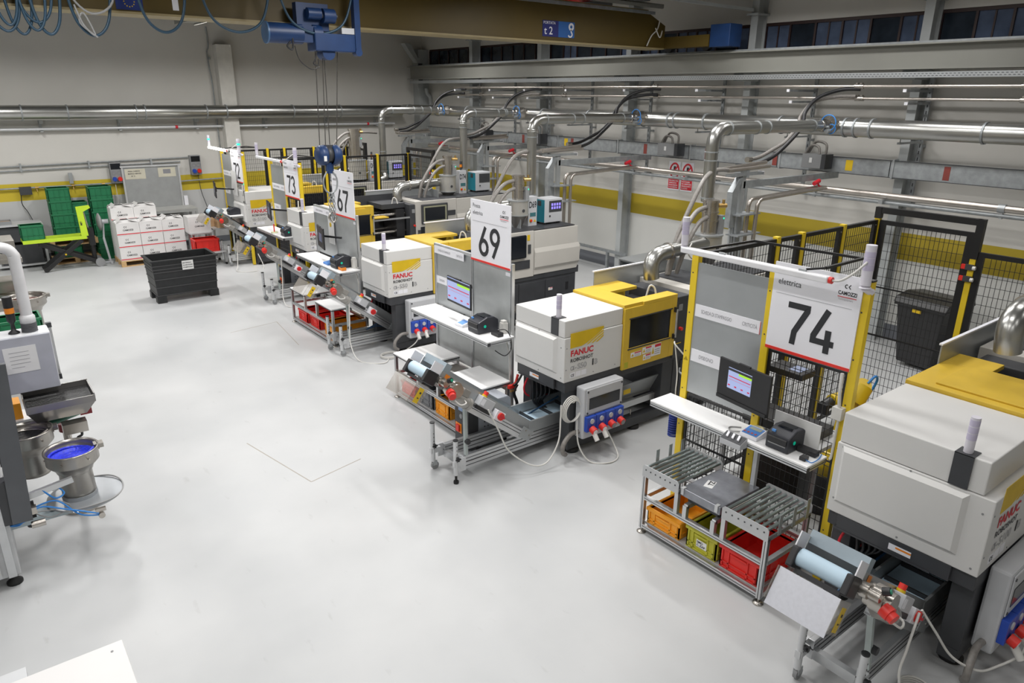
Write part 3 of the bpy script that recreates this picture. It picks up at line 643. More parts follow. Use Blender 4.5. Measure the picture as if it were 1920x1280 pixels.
def warn_label(p, x, z, w_, h, y=-.0015):
    m_ = M().mat(0).box(x, y, z, x+w_, y+.0015, z+h); m_.cur = 1; m_.box(x+w_*.35, y-.0005, z+h*.72, x+w_*.98, y, z+h*.95)
    m_.cur = 2; m_.prism([(x+w_*.04, z+h*.2), (x+w_*.3, z+h*.2), (x+w_*.17, z+h*.8)], y-.0005, y, 'y')
    m_.cur = 3
    for i in range(3): m_.box(x+w_*.36, y-.0005, z+h*(.15+.17*i), x+w_*.9, y, z+h*(.2+.17*i))
    return m_.obj('warning_label', [signw, red, yelsign, inkgrey], p)
def machine(x0, yf, W, Lc, Ly, Li, L, zb, zs, zt, rec, label, model, k=1.0, opened=None, seam=None, lx=.08, lit=False, inj='screen', tp=.31, bs=.62):
    t = thing('moulding_machine', label, 'machine', (x0, yf, 0), 0, None)
    # base
    b = M().box(.12, .03, .06, L, .16, .17).box(.12, W-.16, .06, L, W-.03, .17)
    b.box(.03, .01, zb-.13, L-.02, W-.01, zb).box(.12, .02, .17, .33, .17, zb-.13).box(.12, W-.17, .17, .33, W-.02, zb-.13)
    b.box(Lc-.04, .03, .17, Lc+.10, .15, zb-.13).box(Lc-.04, W-.15, .17, Lc+.10, W-.03, zb-.13)
    b.box(Ly-.12, .03, .17, Ly+.08, W-.03, zb-.13)
    b.obj('base_frame', dark, t, .006)
    M().box(.33, .04, .17, Lc-.04, .055, zb-.13).box(.27, W-.05, .17, Lc+.3, W-.035, zb-.13).obj('base_panel', dark, t)
    B(Ly+.08, .02, .17, L-.08, W-.02, zb-.13).obj('cabinet', dark, t, .006)
    for i in range(3):
        xx = Ly+.2+i*(L-Ly-.4)/3; B(xx, .008, .22, xx+(L-Ly-.4)/3-.02, .02, zb-.17).obj('door', dark, t, .004)
    warn_label(t, L-.75, .56, .1, .05, .006)
    M().box(L-.33, .0, .52, L-.27, .01, .66).obj('main_switch', black, t)
    for i, fx in enumerate((.25, (L)*.33, L*.66, L-.2)):
        for fy in (.1, W-.1): M().lathe([(0, 0), (.085, 0), (.085, .025), (.055, .055), (.03, .06), (.03, .08)], (fx, fy, 0), 20).obj('foot', rubber, t)
        M().cyl((fx-.06, .09, .16), (fx-.06, .09, .26), .008, 6).obj('levelling_bolt', steel, t)
    # sliding chute under the mould
    M().box(Lc+.1, .2, .36, Ly-.12, W-.2, .38).prism([(.20, .38), (.23, .38), (.10, .62), (.08, .62)], Lc+.1, Ly-.12, 'x').obj('chute', galvp, t)
    M().box(Lc+.1, .12, .28, Ly-.12, .16, .36).obj('chute_rail', alu, t)
    B(Lc+.16, .07, .50, Lc+.28, .075, .56).obj('yellow_sticker', yelsign, t)
    # left end: dark apron, cables below
    M().box(-.005, .16, zb-.12, .02, W-.1, zb).box(-.01, .28, zb-.125, .03, W-.08, zb-.11).obj('apron', dark, t)
    wl = M().mat(0).box(-.0075, .42, zb-.085, -.005, .58, zb-.035); wl.cur = 1; wl.box(-.008, .42, zb-.06, -.0075, .53, zb-.045); wl.obj('warning_label', [signw, orangel], t)
    c = M()
    for i in range(5): c.tube([(.1+.05*i, W-.22, zb-.13), (.08+.04*i, W-.25-.03*i, .6), (.15+.03*i, W-.2, .42), (.3, W-.24-.02*i, .3)], .012, 6, 4)
    c.obj('internal_hose', black, t)
    M().tube([(.12, W-.14, zb-.14), (.05, W-.12, .62), (.12, W-.13, .5), (.4, W-.15, .45)], .012, 6).obj('red_hose', red, t)
    M().tube([(.2, W-.3, .3), (.05, W-.28, .33), (-.1, W-.25, .30), (.4, W-.35, .5)], .010, 6).obj('blue_hose', PM('dark_blue_hose', (.01, .05, .12), .4), t)
    # covers
    body = M().box(0, 0, zb, Lc, W, zs-.004)
    body.obj('lower_cover', white, t, .008)
    bul = M(); a0, a1, c0, c1, o = .15*W+.02, W*.93, zb+(zs-zb)*.22, zs-.05, .035
    bul._a([(0, a0-.03, c0-.03), (0, a1+.03, c0-.03), (0, a1+.03, c1+.03), (0, a0-.03, c1+.03), (-o, a0, c0), (-o, a1, c0), (-o, a1, c1), (-o, a0, c1)],
           [(4, 7, 6, 5), (0, 4, 5, 1), (1, 5, 6, 2), (2, 6, 7, 3), (3, 7, 4, 0)])
    bul.obj('bulged_panel', white, t)
    scr = M()
    for (yy, zz) in ((.05, zb+.05), (W*.5, zb+.03), (W-.04, zb+.12), (.06, zs-.12), (W*.5, zs-.015), (W-.05, zs-.03)): scr.cyl((-.003, yy, zz), (0, yy, zz), .008, 8)
    for (xx, zz) in ((.03, zb+.15), (.03, zs-.12), (Lc*.5, zb+.04), (Lc-.1, zb+.05)): scr.cyl((xx, -.003, zz), (xx, 0, zz), .007, 8)
    stuff(scr.obj('screws', mgrey, t))
    B(.01 if rec > .05 else 0, rec, zs, Lc, W-.01, zt).obj('upper_cover', white, t, .008)
    # beacon bracket and beacon
    by = rec+.10
    M().box(-.006, by, zs+.005, .004, by+.12, zt+.004).box(-.006, by, zt, .11, by+.12, zt+.006).obj('beacon_bracket', dark, t)
    bc = M().cyl((.05, by+.06, zt+.006), (.05, by+.06, zt+.26), .03, 16); bo = bc.obj('beacon', beaconw, t)
    for i in range(3): C((.05, by+.06, zt+.10+.05*i), (.05, by+.06, zt+.143+.05*i), .0312, 16).obj('beacon_lens', greenlt if (lit and i == 1) else beaconl, bo)
    fanuc_label(t, lx, zb+.06*k, k, model)
    # yellow guard
    Ye = opened or Ly
    g = M().box(Lc+.005, 0, zt-.01, Lc+tp, W, zt+.03)                 # top plate near the cover
    g.box(Lc+tp, W*bs, zt-.01, Ye-(0 if opened else .12), W, zt+.03).box(Lc+tp, -.02, zt-.01, Ye, .15, zt+.03)
    if tp > .5: g.box(Lc+.10, .1, zt+.03, Lc+tp, W*.82, zt+.045)
    g.box(Lc+.005, -.02, zb-.05, Lc+.10, .02, zt-.01).box(Ye-.09, -.02, zb-.05, Ye, .02, zt-.01).box(Lc+.10, -.02, zt-.15, Ye-.09, .02, zt-.01).box(Lc+.10, -.02, zb-.05, Ye-.09, .02, zb+.20)
    g.box(Lc+.005, W-.03, zb-.05, Ye, W, zt-.01).box(Lc+.005, .02, zb-.03, Lc+.03, W-.03, zt-.01)
    g.obj('guard', yellow, t, .004)
    B(Lc+.10, -.008, zb+.20, Ye-.09, .0, zt-.15).obj('guard_window', screendk, t)
    M().box(Lc+.08, -.024, zb+.185, Ye-.075, -.018, zb+.20).box(Lc+.08, -.024, zt-.15, Ye-.075, -.018, zt-.135).obj('window_frame', dark, t)
    M().box(Ye-.05, -.06, zb+.18, Ye-.02, -.02, zb+.24).box(Ye-.05, -.06, zb+.52, Ye-.02, -.02, zb+.58).obj('handle_mount', black, t)
    M().cyl((Ye-.03, -.055, zb+.20), (Ye-.03, -.055, zb+.56), .014, 10).obj('door_handle', alu, t)
    if not opened:
        for (a, c, w_, h) in ((.14, .10, .18, .06), (.34, .105, .16, .08), (.36, .02, .13, .07), (.5, .04, .17, .15)): warn_label(t, Lc+a, zb+c-.02, w_, h, -.022)
        B(Lc+.04, -.022, zb-.03, Lc+.10, -.0205, zb+.04).obj('lime_sticker', olive, t)
    # mould area interior
    inn = M().box(Lc+.33, .14, zb+.05, Lc+.5, W*.78, zt-.12).box(Ly-.25, .14, zb+.05, Ly-.05, W*.78, zt-.12).box(Lc+.1, .15, zb, Ly+.1, W-.1, zb+.04)
    inn.obj('platen', black, t)
    for (yy, zz) in ((.22, zt-.22), (W*.72, zt-.22), (.22, zb+.16), (W*.72, zb+.16)): C((Lc+.1, yy, zz), (Ly+.05, yy, zz), .03, 12).obj('tie_bar', steel, t)
    if opened:
        M().box(Ye, -.005, zt-.30, Ly, .03, zt-.27).box(Ye, -.01, zb-.02, Ly, .03, zb+.02).obj('door_rail', alu, t)
        M().box(Ye, .0, zt-.25, Ye+.35, .2, zt-.23).obj('inner_yellow_plate', yellow, t)
        M().box(Ye, W-.03, zb, Ly+.3, W-.01, zt+.12).box(Ye+.3, .2, zt-.1, Ly, W-.05, zt+.0).obj('inner_guard', dark, t)
    # control column
    M().box(Ly, -.01, zb-.1, Li-.01, W*.9, zt-.02).obj('control_column', dark, t, .01)
    M().box(Ly+.05, -.014, zt-.2, Ly+.12, -.01, zt-.12).obj('switch_plate', mgrey, t)
    M().cyl((Ly+.1, -.05, zb+.28), (Ly+.1, -.01, zb+.28), .022, 12).obj('emergency_stop', redp, t)
    M().box(Ly+.03, -.013, zb+.08, Ly+.15, -.01, zb+.09).obj('yellow_line', yelsign, t)
    # injection housing
    sm = seam or L-.98
    h = M().box(Li, 0, zb-.06, sm-.003, W-.03, zt+.03)
    h.prism([(0, zb-.04), (-.0, zt+.02), (W-.04, zt+.02), (W-.04, zb-.04)], sm+.003, L-.08, 'x')
    h.prism([(-.03, zb+.10), (-.03, zb+.36), (.0, zb+.44), (.0, zb+.05)], sm+.003, L-.04, 'x')
    h.prism([(L-.08, zb-.04), (L-.04, zb+.05), (L, zb+.30), (L, zb+.38), (L-.08, zb+.46)], -.0, W-.06, 'y')
    h.obj('injection_housing', cream, t, .006)
    M().box(Li+.2, .04, zt+.03, L-.12, W-.1, zt+.04).obj('top_tray', dark, t)
    if inj == 'screen':
        x1 = Li+.14
        M().box(x1, -.05, zt-.46, x1+.66, -.0, zt-.04).obj('screen_frame', dark, t, .012)
        M().box(x1+.04, -.055, zt-.42, x1+.62, -.05, zt-.08).obj('bezel', PM('bezel_olive', (.30, .30, .20), .4), t)
        M().box(x1+.07, -.057, zt-.39, x1+.58, -.055, zt-.11).obj('display', screendk, t)
        M().box(sm-.24, -.012, zt-.33, sm-.04, 0, zt-.22).obj('recess', dark, t)
        M().box(Li+.12, -.01, zb+.02, sm-.04, 0, zt-.52).obj('glass_panel', screendk, t)
        M().box(Li+.05, -.03, zb-.02, Li+.10, -.0, zt-.58).obj('grip', dark, t)
    else:
        M().box(sm-.9, -.05, zt-.42, sm-.20, 0, zt-.02).obj('screen_frame', screendk, t, .02)
        M().box(sm-.9, -.012, zt-.62, sm-.1, 0, zt-.47).obj('keypad', dark, t)
        M().box(sm-.16, -.004, zt-.13, sm-.1, 0, zt-.03).obj('yellow_sticker', yelsign, t)
        M().box(sm-.14, -.012, zt-.36, sm-.08, 0, zt-.2).obj('slot', dark, t)
        M().box(sm-.62, -.004, zb-.0, sm-.48, 0, zb+.1).obj('grey_label', lgrey, t)
    # purge guard plates behind the opening
    M().box(Ly-.55, W, zt-.2, Li+.75, W+.012, zt+.20).box(Li+.735, .25, zt-.0, Li+.75, W, zt+.20).obj('splash_guard', galvp, t)
    M().box(Ly-.57, W-.01, zt+.20, Li+.76, W+.02, zt+.215).obj('guard_rim', signw, t)
    M().tube([(Ly-.2, .15, zt+.0), (Ly-.22, .17, zt+.1), (Ly-.27, .2, zt+.12), (Ly-.3, .22, zt-.02)], .012, 8).obj('white_cable', cablew, t)
    return t
machine(4.97, 1.25, 1.08, .98, 2.15, 2.40, 4.9, .87, 1.46, 1.70, .08, 'nearest white moulding machine with yellow guard and S100 lettering', 'S100', 1.15, lx=.13, tp=.74, bs=.66)
machine(4.92, 5.38, .87, .89, 1.80, 2.06, 3.87, .93, 1.45, 1.64, .01, 'white and yellow moulding machine with S50 lettering to the right of sign 69', 'S50', 1.0)
machine(5.03, 9.55, .87, .80, 1.76, 2.04, 4.0, .94, 1.46, 1.66, .01, 'white moulding machine between sign 67 and the board of sign 69', 'S50', 1.0, seam=2.89, inj='dark')
machine(5.32, 13.4, .90, .80, 2.33, 2.47, 5.0, .97, 1.46, 1.72, .01, 'moulding machine with open yellow door behind sign 67', 'S50', 1.0, opened=1.48, seam=3.53, tp=.5)
machine(5.40, 17.0, .95, 1.05, 2.0, 2.25, 4.9, .92, 1.46, 1.74, .01, 'farthest moulding machine, beside sign 72, with its green beacon lit', 'S100', 1.12, lit=True)

# power boxes on the machine fronts
def power_box(x, y, z0, W, H, lab, hose_z=None):
    t = thing('socket_box', lab, 'socket box', (x, y, z0)); D = .14
    M().box(0, 0, 0, W, D, H).obj('body', lgrey, t, .02)
    M().box(.03, -.012, H*.48, W-.03, 0, H*.97).obj('lid', lgrey, t, .012)
    B(.07, -.016, H*.58, W-.07, -.012, H*.80).obj('breaker_window', screendk, t)
    for i in range(4): C((.0+.05*(i % 2)*0+(.045 if i < 2 else W-.045), -.018, H*(.52 if i % 2 else .93)), ((.045 if i < 2 else W-.045), -.012, H*(.52 if i % 2 else .93)), .012, 10).obj('lid_screw', dark, t)
    n = 4; w_ = (W-.03)/n
    for i in range(n):
        xx = .015+i*w_
        s = M().box(xx, -.05, H*.17, xx+w_-.008, 0, H*.46).obj('socket_block', socketblue, t, .004)
        C((xx+w_/2, -.06, H*.37), (xx+w_/2, -.05, H*.37), .03, 14).obj('rotary_knob', lgrey, s)
        M().cyl((xx+w_/2, -.05, H*.22), (xx+w_/2, -.11, H*.19), .042, 16).obj('red_socket', redp, t)
        M().cyl((xx+w_/2, -.112, H*.189), (xx+w_/2, -.116, H*.188), .030, 16).obj('socket_face', signw if i < 2 else mgrey, t)
        if i < 2: M().cyl((xx+w_/2, -.09, H*.16), (xx+w_/2, -.15, H*.04), .028, 10).obj('plug', cablew, t)
    M().tube([(0, .07, .08), (-.12, .07, .08), (-.24, .05, -.0), (-.25, .05, -.1), (-.18, .08, -.16)], .026, 10, 6).obj('conduit', hose, t)
    return t
power_box(5.11, 5.24, .24, .62, .62, 'grey box with blue and red sockets on the front of the machine beside sign 69')
power_box(5.30, 9.41, .26, .60, .62, 'grey socket box half hidden by the worktop of sign 69')
power_box(5.20, 1.11, .19, .66, .68, 'grey socket box with blue sockets on the nearest machine')
power_box(5.75, 13.2, .3, .5, .5, 'grey and blue socket box below the sign 73 worktop')
# hopper loaders with filter stacks
def hopper(x, y, zb_, h1, h2, lab, sr=.105, br=.19, ch=.26):
    t = thing('material_hopper', lab, 'hopper', (x, y, zb_))
    M().cyl((0, 0, ch), (0, 0, ch+h1), br, 28).obj('drum', PM('brushed_drum', (.52, .51, .48), .35, .6), t)
    M().cyl((0, 0, .0), (0, 0, ch), .06+(.26-ch)*.3, 28, br).obj('cone', steel, t)
    M().cyl((0, 0, ch+h1), (0, 0, ch+.02+h1), br+.012, 28).cyl((0, 0, ch-.01), (0, 0, ch+.005), br+.012, 28).obj('rim', galvp, t)
    M().cyl((0, 0, ch+.02+h1), (0, 0, ch+.02+h1+h2), sr, 24).obj('filter_stack', steel, t)
    zt_ = ch+.02+h1+h2
    for z in (zt_-.02, zt_-.16, ch+.04+h1+h2*.35): C((0, 0, z-.008), (0, 0, z+.008), sr+.012, 24).obj('clamp_ring', steel, t)
    M().cyl((.09, -.05, zt_-.08), (.2, -.1, zt_-.08), .03, 10).cyl((.16, -.08, zt_-.1), (.16, -.08, zt_+.0), .02, 8).obj('vacuum_valve', brass, t)
    M().box(.07, -.13, zt_-.45, .15, -.06, zt_-.2).obj('level_sensor', mgrey, t)
    M().cyl((.13, -.135, zt_-.24), (.13, -.13, zt_-.24), .012, 8).obj('green_led', greenlt, t)
    M().cyl((-.02, -br-.004, ch+h1*.35), (-.02, -br+.02, ch+h1*.35), .028, 14).obj('sight_port', dark, t)
    M().tube([(-sr+.01, 0, zt_-.09), (-.3, 0, zt_-.14), (-.55, -.05, zt_-.32), (-.72, -.05, zt_-.6), (-.78, -.02, zt_-.9)], .032, 12, 8).obj('feed_hose', hose, t)
    M().tube([(-sr+.01, -.03, zt_-.22), (-.26, -.04, zt_-.27), (-.46, -.08, zt_-.42), (-.6, -.08, zt_-.66), (-.66, -.05, zt_-.9)], .030, 12, 8).obj('feed_hose', hose, t)
    M().tube([(.85, .4, 2.94-zb_), (.35, .25, 2.97-zb_), (-.0, .15, 2.88-zb_), (-.3, .1, 2.55-zb_), (-.5, .1, 2.2-zb_), (-.62, .1, zt_-.75), (-.66, .1, zt_-.95)], .030, 12, 8).obj('return_hose', hose, t)
    return t
hopper(7.98, 5.95, 1.68, .22, .45, 'steel hopper stack behind the top of the number 74 light tube')
hopper(7.86, 9.95, 1.70, .24, .42, 'steel hopper drum and filter stack left of the unit marked D69', ch=.23)
hopper(8.95, 13.90, 1.76, .34, .42, 'steel hopper drum and filter stack left of the unit marked D74', ch=.09)
hopper(8.4, 17.4, 1.78, .46, .76, 'tall steel hopper stack behind the fence and sign 67', .15, .26, .06)
def dryer_box(x, y, z, txt, lab, bx=None):
    t = thing('dryer_control_box', lab, 'control box', (x, y, z)); H = .52
    B(0, 0, 0, .2, .16, H).obj('body', lgrey, t, .006)
    text(t, txt, (.018, -.001, H*.63), (1,0,0), (0,0,1), .11, ink, w=.8, bold=.02, maxw=.165)
    B(.04, -.004, H*.33, .17, 0, H*.46).obj('display', tealwin, t)
    M().cyl((.06, -.02, H*.19), (.06, 0, H*.19), .022, 10).obj('main_switch', redp, t)
    B(.03, -.003, H*.14, .09, -.001, H*.24).obj('switch_plate', yelsign, t)
    M().prism([(.12, H*.14), (.18, H*.14), (.15, H*.23)], -.003, 0, 'y').obj('warning_triangle', yelsign, t)
    if bx:
        M().cyl((.1, .08, H), (.1, .08, H+.07), .02, 10).cyl((.1, .08, H+.13), (.1, .08, H+.2), .025, 10).obj('beacon_body', dark, t)
        M().cyl((.1, .08, H+.07), (.1, .08, H+.13), .028, 10).obj('beacon_lens', orangel, t)
    return t
dryer_box(8.06, 9.90, 1.70, 'D69', 'grey control box with the black code D69')
dryer_box(9.26, 13.9, 1.76, 'D74', 'grey control box with the black code D74 and an orange beacon', True)
dryer_box(8.70, 17.2, 1.78, 'D73', 'grey control box with the black code D73 seen through the fence', True)
def temp_unit(x, y, z, lab, lit=False):
    t = thing('blue_sided_unit', lab, 'controller', (x, y, z))
    B(0, 0, .03, .42, .32, .46).obj('body', lgrey, t, .012)
    B(-.006, .01, .04, 0, .31, .44).obj('side_panel', teal, t)
    B(-.012, .10, .33, -.006, .19, .42).obj('vent', dark, t)
    B(.10, -.006, .22, .40, 0, .42).obj('display_panel', dark, t)
    if lit:
        m_ = M()
        for r_ in range(2):
            for c_ in range(4): m_.box(.15+c_*.06, -.008, .27+r_*.06, .19+c_*.06, -.006, .315+r_*.06)
        m_.obj('lit_segments', PM('screen_violet', (.25, .2, .75), .4, emit=.8), t)
    C((.12, -.012, .15), (.12, 0, .15), .015, 10).obj('knob', black, t)
    M().box(.03, .03, 0, .08, .08, .03).box(.34, .03, 0, .39, .08, .03).box(.03, .24, 0, .08, .29, .03).box(.34, .24, 0, .39, .29, .03).obj('foot', rubber, t)
    return t
temp_unit(8.41, 9.86, 1.70, 'blue-sided hot runner controller with lit display beside the D69 box', True)
temp_unit(9.72, 13.9, 1.76, 'blue-sided hot runner controller with dark display right of the D74 box')
temp_unit(9.3, 17.3, 1.78, 'blue-sided hot runner controller near the D73 box behind the fence', True)
# exhaust hoods (bent ducts) over the machines
def hood(x, y, z, L, lab, r=.10):
    t = thing('exhaust_hood_duct', lab, 'duct', (x, y, z))
    M().tube([(-.04, -.02, -.24), (-.05, -.01, -.12), (-.02, 0, -.02), (.08, 0, .05), (.25, 0, .07)], r, 24, 6, cap=False).obj('elbow', galv, t)
    C((-.04, -.02, -.2), (-.041, -.02, -.19), r*.93, 20).obj('mouth', black, t)
    M().cyl((.25, 0, .07), (L, 0, .10), r*.92, 24).obj('pipe', galv, t)
    C((.24, 0, .07), (.27, 0, .07), r+.012, 24).obj('collar', steel, t)
    M().tube([(.6, -.1, .15), (.5, -.13, .05), (.62, -.12, -.05), (.8, -.1, .0)], .01, 6).obj('white_cable', cablew, t)
    return t
hood(6.86, 5.9, 1.98, 1.15, 'bent silver exhaust duct above the machine beside sign 69')
hood(6.92, 10.0, 2.0, .95, 'bent silver exhaust duct half hidden behind sign 69')
hood(7.74, 14.0, 1.95, 1.2, 'bent silver exhaust duct left of the D74 hopper')
hood(7.9, 17.4, 2.0, .7, 'bent white-lit exhaust duct behind sign 67', .09)
hood(6.55, 1.85, 2.24, 1.6, 'bent silver exhaust duct over the yellow top of the nearest machine', .10)
t = thing('step_platform', 'small step with checker plate top beside the machine near sign 69', 'step', (7.2, 8.9, 0))
M().box(0, 0, .42, .8, .5, .45).obj('tread', checker, t)
M().box(0.02, .02, 0, .06, .06, .42).box(.74, .02, 0, .78, .06, .42).box(.02, .44, 0, .06, .48, .42).box(.74, .44, 0, .78, .48, .42).obj('leg', dark, t)
t = thing('mould_trolley', 'low dark steel trolley with two lifting eyes behind machine 69', 'trolley', (8.35, 8.2, 0))
M().box(0, 0, .62, .7, .7, .68).obj('top', PM('olive_steel', (.13, .13, .11), .35, .4), t)
M().box(.03, .03, .1, .67, .67, .62).obj('body', dark, t)
for x in (.2, .5): M().tube([(x+.03*math.cos(R(a)), .35, .70+.03*math.sin(R(a))) for a in range(0, 360, 60)], .008, 6, 3, True).obj('lifting_eye', galvdull, t)
for (x, y) in ((.08, .08), (.62, .08), (.08, .62), (.62, .62)): C((x, y-.02, .05), (x, y+.02, .05), .05, 12).obj('wheel', rubber, t)
# ================================================================ CONVEYORS
def conveyor(dx, dy, lab, near=False, legs='caster', X1=1.75, run=1.29, rise=.98, bx=.98):
    """local origin: floor below the front-left frame corner; x into the machine, y away"""
    t = thing('inclined_conveyor', lab, 'conveyor', (dx, dy, 0)); Wd = .40
    # base rails
    for i, yy in enumerate((0, Wd-.045)):
        r_ = M().box(.08, yy, .11, X1, yy+.045, .19).box(.08, yy, .20, X1, yy+.045, .27)
        ro = r_.obj('base_rail', alu, t, .003)
        M().box(.08, yy-.002, .145, X1, yy-.0005, .152).box(.08, yy-.002, .192, X1, yy-.0005, .199).box(.08, yy-.002, .232, X1, yy-.0005, .238).obj('groove', dark, ro)
    M().box(.08, .045, .12, .13, Wd-.045, .2).box(1.0, .045, .12, 1.05, Wd-.045, .17).obj('cross_rail', alu, t)
    M().box(.02, -.03, .12, .1, .005, .27).box(.02, Wd-.0, .12, .1, Wd+.03, .27).obj('corner_bracket', alup, t)
    # support posts
    for i, (px_, py_, zt_) in enumerate(((-.03, -.03, .50), (-.06, Wd-.02, .56))):
        p = M().cyl((px_, py_, .10), (px_, py_, zt_), .026, 12).box(px_-.03, py_-.02, .2, px_+.09, py_+.02, .26).obj('post', alup, t)
        C((px_, py_, zt_), (px_, py_, zt_+.012), .028, 12).obj('post_cap', black, p)
        h_ = M()
        for j in range(5): h_.cyl((px_, py_-.027, .26+.045*j), (px_, py_-.026, .26+.045*j), .006, 6)
        h_.obj('post_holes', black, p)
        M().box(px_-.012, py_-.06, .28, px_+.012, py_-.026, .32).cyl((px_-.03, py_-.05, .30), (px_+.03, py_-.05, .30), .01, 6).obj('clamp_knob', black, t)
        if i == 1 or legs == 'caster':
            M().cyl((px_+.02, py_-.014, .045), (px_+.02, py_+.014, .045), .045, 18).obj('castor_wheel', mgrey, t)
            M().box(px_-.01, py_-.022, .05, px_+.04, py_-.016, .11).box(px_-.01, py_+.016, .05, px_+.04, py_+.022, .11).obj('castor_fork', galvp, t)
        else: M().cyl((px_, py_, 0), (px_, py_, .03), .028, 12).cyl((px_, py_, .03), (px_, py_, .1), .014, 8).obj('levelling_foot', rubber, t)
    # horizontal trough
    M().box(bx, 0.0, .28, X1+.25, .02, .42).box(bx, Wd-.02, .28, X1+.25, Wd, .46).box(bx, .02, .28, X1+.25, Wd-.02, .30).obj('trough', galvp, t)
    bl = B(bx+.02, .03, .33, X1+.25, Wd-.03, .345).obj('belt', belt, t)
    for i in range(3): B(bx+.15+i*.28, .04, .345, bx+.165+i*.28, Wd-.04, .38).obj('belt_flight', black, bl)
    # incline: local frame along slope
    s = Vector((-run, 0, rise)).normalized(); n = Vector((rise, 0, run)).normalized(); yv = Vector((0, 1, 0))
    o = Vector((bx, 0, .26)); Ls = math.hypot(run, rise)
    def P(a, y, h): return o+s*a+yv*y+n*h
    def sb(name, a0, y0, h0, a1, y1, h1, mat, bev=0, par=None):
        return M().pbox(P(a0, y0, h0), s, n, yv*-1, a1-a0, h1-h0, -(y1-y0)).obj(name, mat, par or t, bev)
    sb('side_plate', .0, .003, -.02, Ls-.09, .012, .15, galvp); sb('side_plate', 0, Wd-.012, -.02, Ls-.09, Wd-.003, .19, galvp)
    sb('belt_bed', .0, .012, .0, Ls-.02, Wd-.012, .02, galvp); b2 = sb('belt', .03, .03, .02, Ls-.03, Wd-.03, .032, PM('belt_shaded', (.30, .38, .44), .5))  # same belt as the head roller, with shade put into its colour
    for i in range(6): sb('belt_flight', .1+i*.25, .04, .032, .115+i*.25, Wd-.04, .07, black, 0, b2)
    rr = sb('side_rail', .12, -.045, -.03, Ls*.78, 0, .03, alu, .003); sb('groove', .12, -.047, -.004, Ls*.78, -.0455, .004, dark, 0, rr)
    sb('side_rail', .12, -.045, -.09, Ls*.78, -.0, -.035, alu, .003)
    fp = sb('foot_plate', 0, -.05, -.07, .18, -.045, .06, galvp)
    M().cyl(P(.04, -.054, 0), P(.04, -.05, 0), .01, 8).cyl(P(.12, -.054, .03), P(.12, -.05, .03), .01, 8).obj('bolt', steel, fp)
    # head roller and caps
    C(P(Ls+.0, .045, .045), P(Ls+.0, Wd-.045, .045), .06, 22).obj('head_roller', belt, t)
    c1 = sb('roller_end_cap', Ls-.085, -.003, -.04, Ls+.07, .045, .098, black, .01); sb('roller_end_cap', Ls-.085, Wd-.045, -.04, Ls+.07, Wd+.003, .098, black, .01)
    sb('cover_end', Ls-.08, .001, .10, Ls+.05, .009, .20, signw); sb('cover_end', Ls-.08, Wd-.009, .10, Ls+.05, Wd-.001, .20, signw)
    sb('back_cover', Ls-.18, .01, .15, Ls-.10, Wd, .24, PM('cover_blue_grey', (.30, .36, .40), .45, .2)); sb('tail_cover', Ls-.02, .05, -.06, Ls+.02, Wd-.05, -.03, black)
    # acrylic flap below the head with yellow sticker
    a = sb('acrylic_flap', Ls-.04, -.01, -.28, Ls+.12, -.004, -.06, glass); sb('acrylic_flap', Ls-.04, Wd+.004, -.28, Ls+.12, Wd+.01, -.06, glass)
    f2 = sb('acrylic_front', Ls+.115, -.01, -.28, Ls+.121, Wd+.01, -.08, glass) if not near else None
    ys_ = sb('yellow_sticker', Ls+.0, -.014, -.26, Ls+.06, -.011, -.10, yelsign)
    sb('sticker_mark', Ls+.015, -.016, -.16, Ls+.035, -.0145, -.14, ink, 0, ys_); sb('sticker_mark', Ls+.015, -.016, -.21, Ls+.035, -.0145, -.20, ink, 0, ys_)
    if near: M().pbox(P(Ls+.10, -.0, -.06), Vector((-.55, 0, -.84)), yv, Vector((-.84, 0, .55)), .25, Wd, .004).obj('chute_plate', PM('chute_pale', (.60, .61, .66), .4, .3, scale=40, var=.04), t)
    # drive: gearbox, motor, lamps
    M().cyl(P(Ls-.12, -.05, .05), P(Ls-.12, 0, .05), .05, 16).cyl(P(Ls-.12, -.12, .05), P(Ls-.12, -.05, .05), .035, 14).obj('drive_shaft', steel, t)
    M().cyl(P(Ls-.26, -.16, .04), P(Ls-.26, 0, .04), .075, 20).cyl(P(Ls-.26, -.12, .04), P(Ls-.26, -.04, .04), .09, 20).obj('gearbox', steel, t)
    M().cyl(P(Ls-.30, -.08, -.02), P(Ls-.50, -.08, -.02), .062, 18).cyl(P(Ls-.50, -.08, -.02), P(Ls-.54, -.08, -.02), .068, 18).obj('motor', PM('motor_grey', (.36, .35, .33), .4, .4), t)
    sb('terminal_box', Ls-.46, -.12, .03, Ls-.36, -.03, .11, PM('terminal_grey', (.30, .29, .27), .45, .3), .008)
    M().cyl(P(Ls-.20, -.13, .0), P(Ls-.20, -.21, -.03), .038, 20).cyl(P(Ls-.20, -.13, .0), P(Ls-.20, -.18, -.015), .047, 20).obj('red_plug', redp, t)
    C(P(Ls-.13, -.11, .09), P(Ls-.13, -.15, .11), .026, 16).obj('button_ring', black, t); C(P(Ls-.13, -.15, .11), P(Ls-.13, -.156, .113), .016, 14).obj('green_button', PM('button_green', (.03, .30, .18), .3), t)
    sb('orange_sticker', Ls-.21, -.002, .08, Ls-.15, -.0005, .14, orangel)
    M().tube([P(Ls-.42, -.12, .0), P(Ls-.40, -.2, -.02), P(Ls-.33, -.22, -.06), P(Ls-.27, -.18, -.05)], .008, 6).obj('motor_cable', cablew, t)
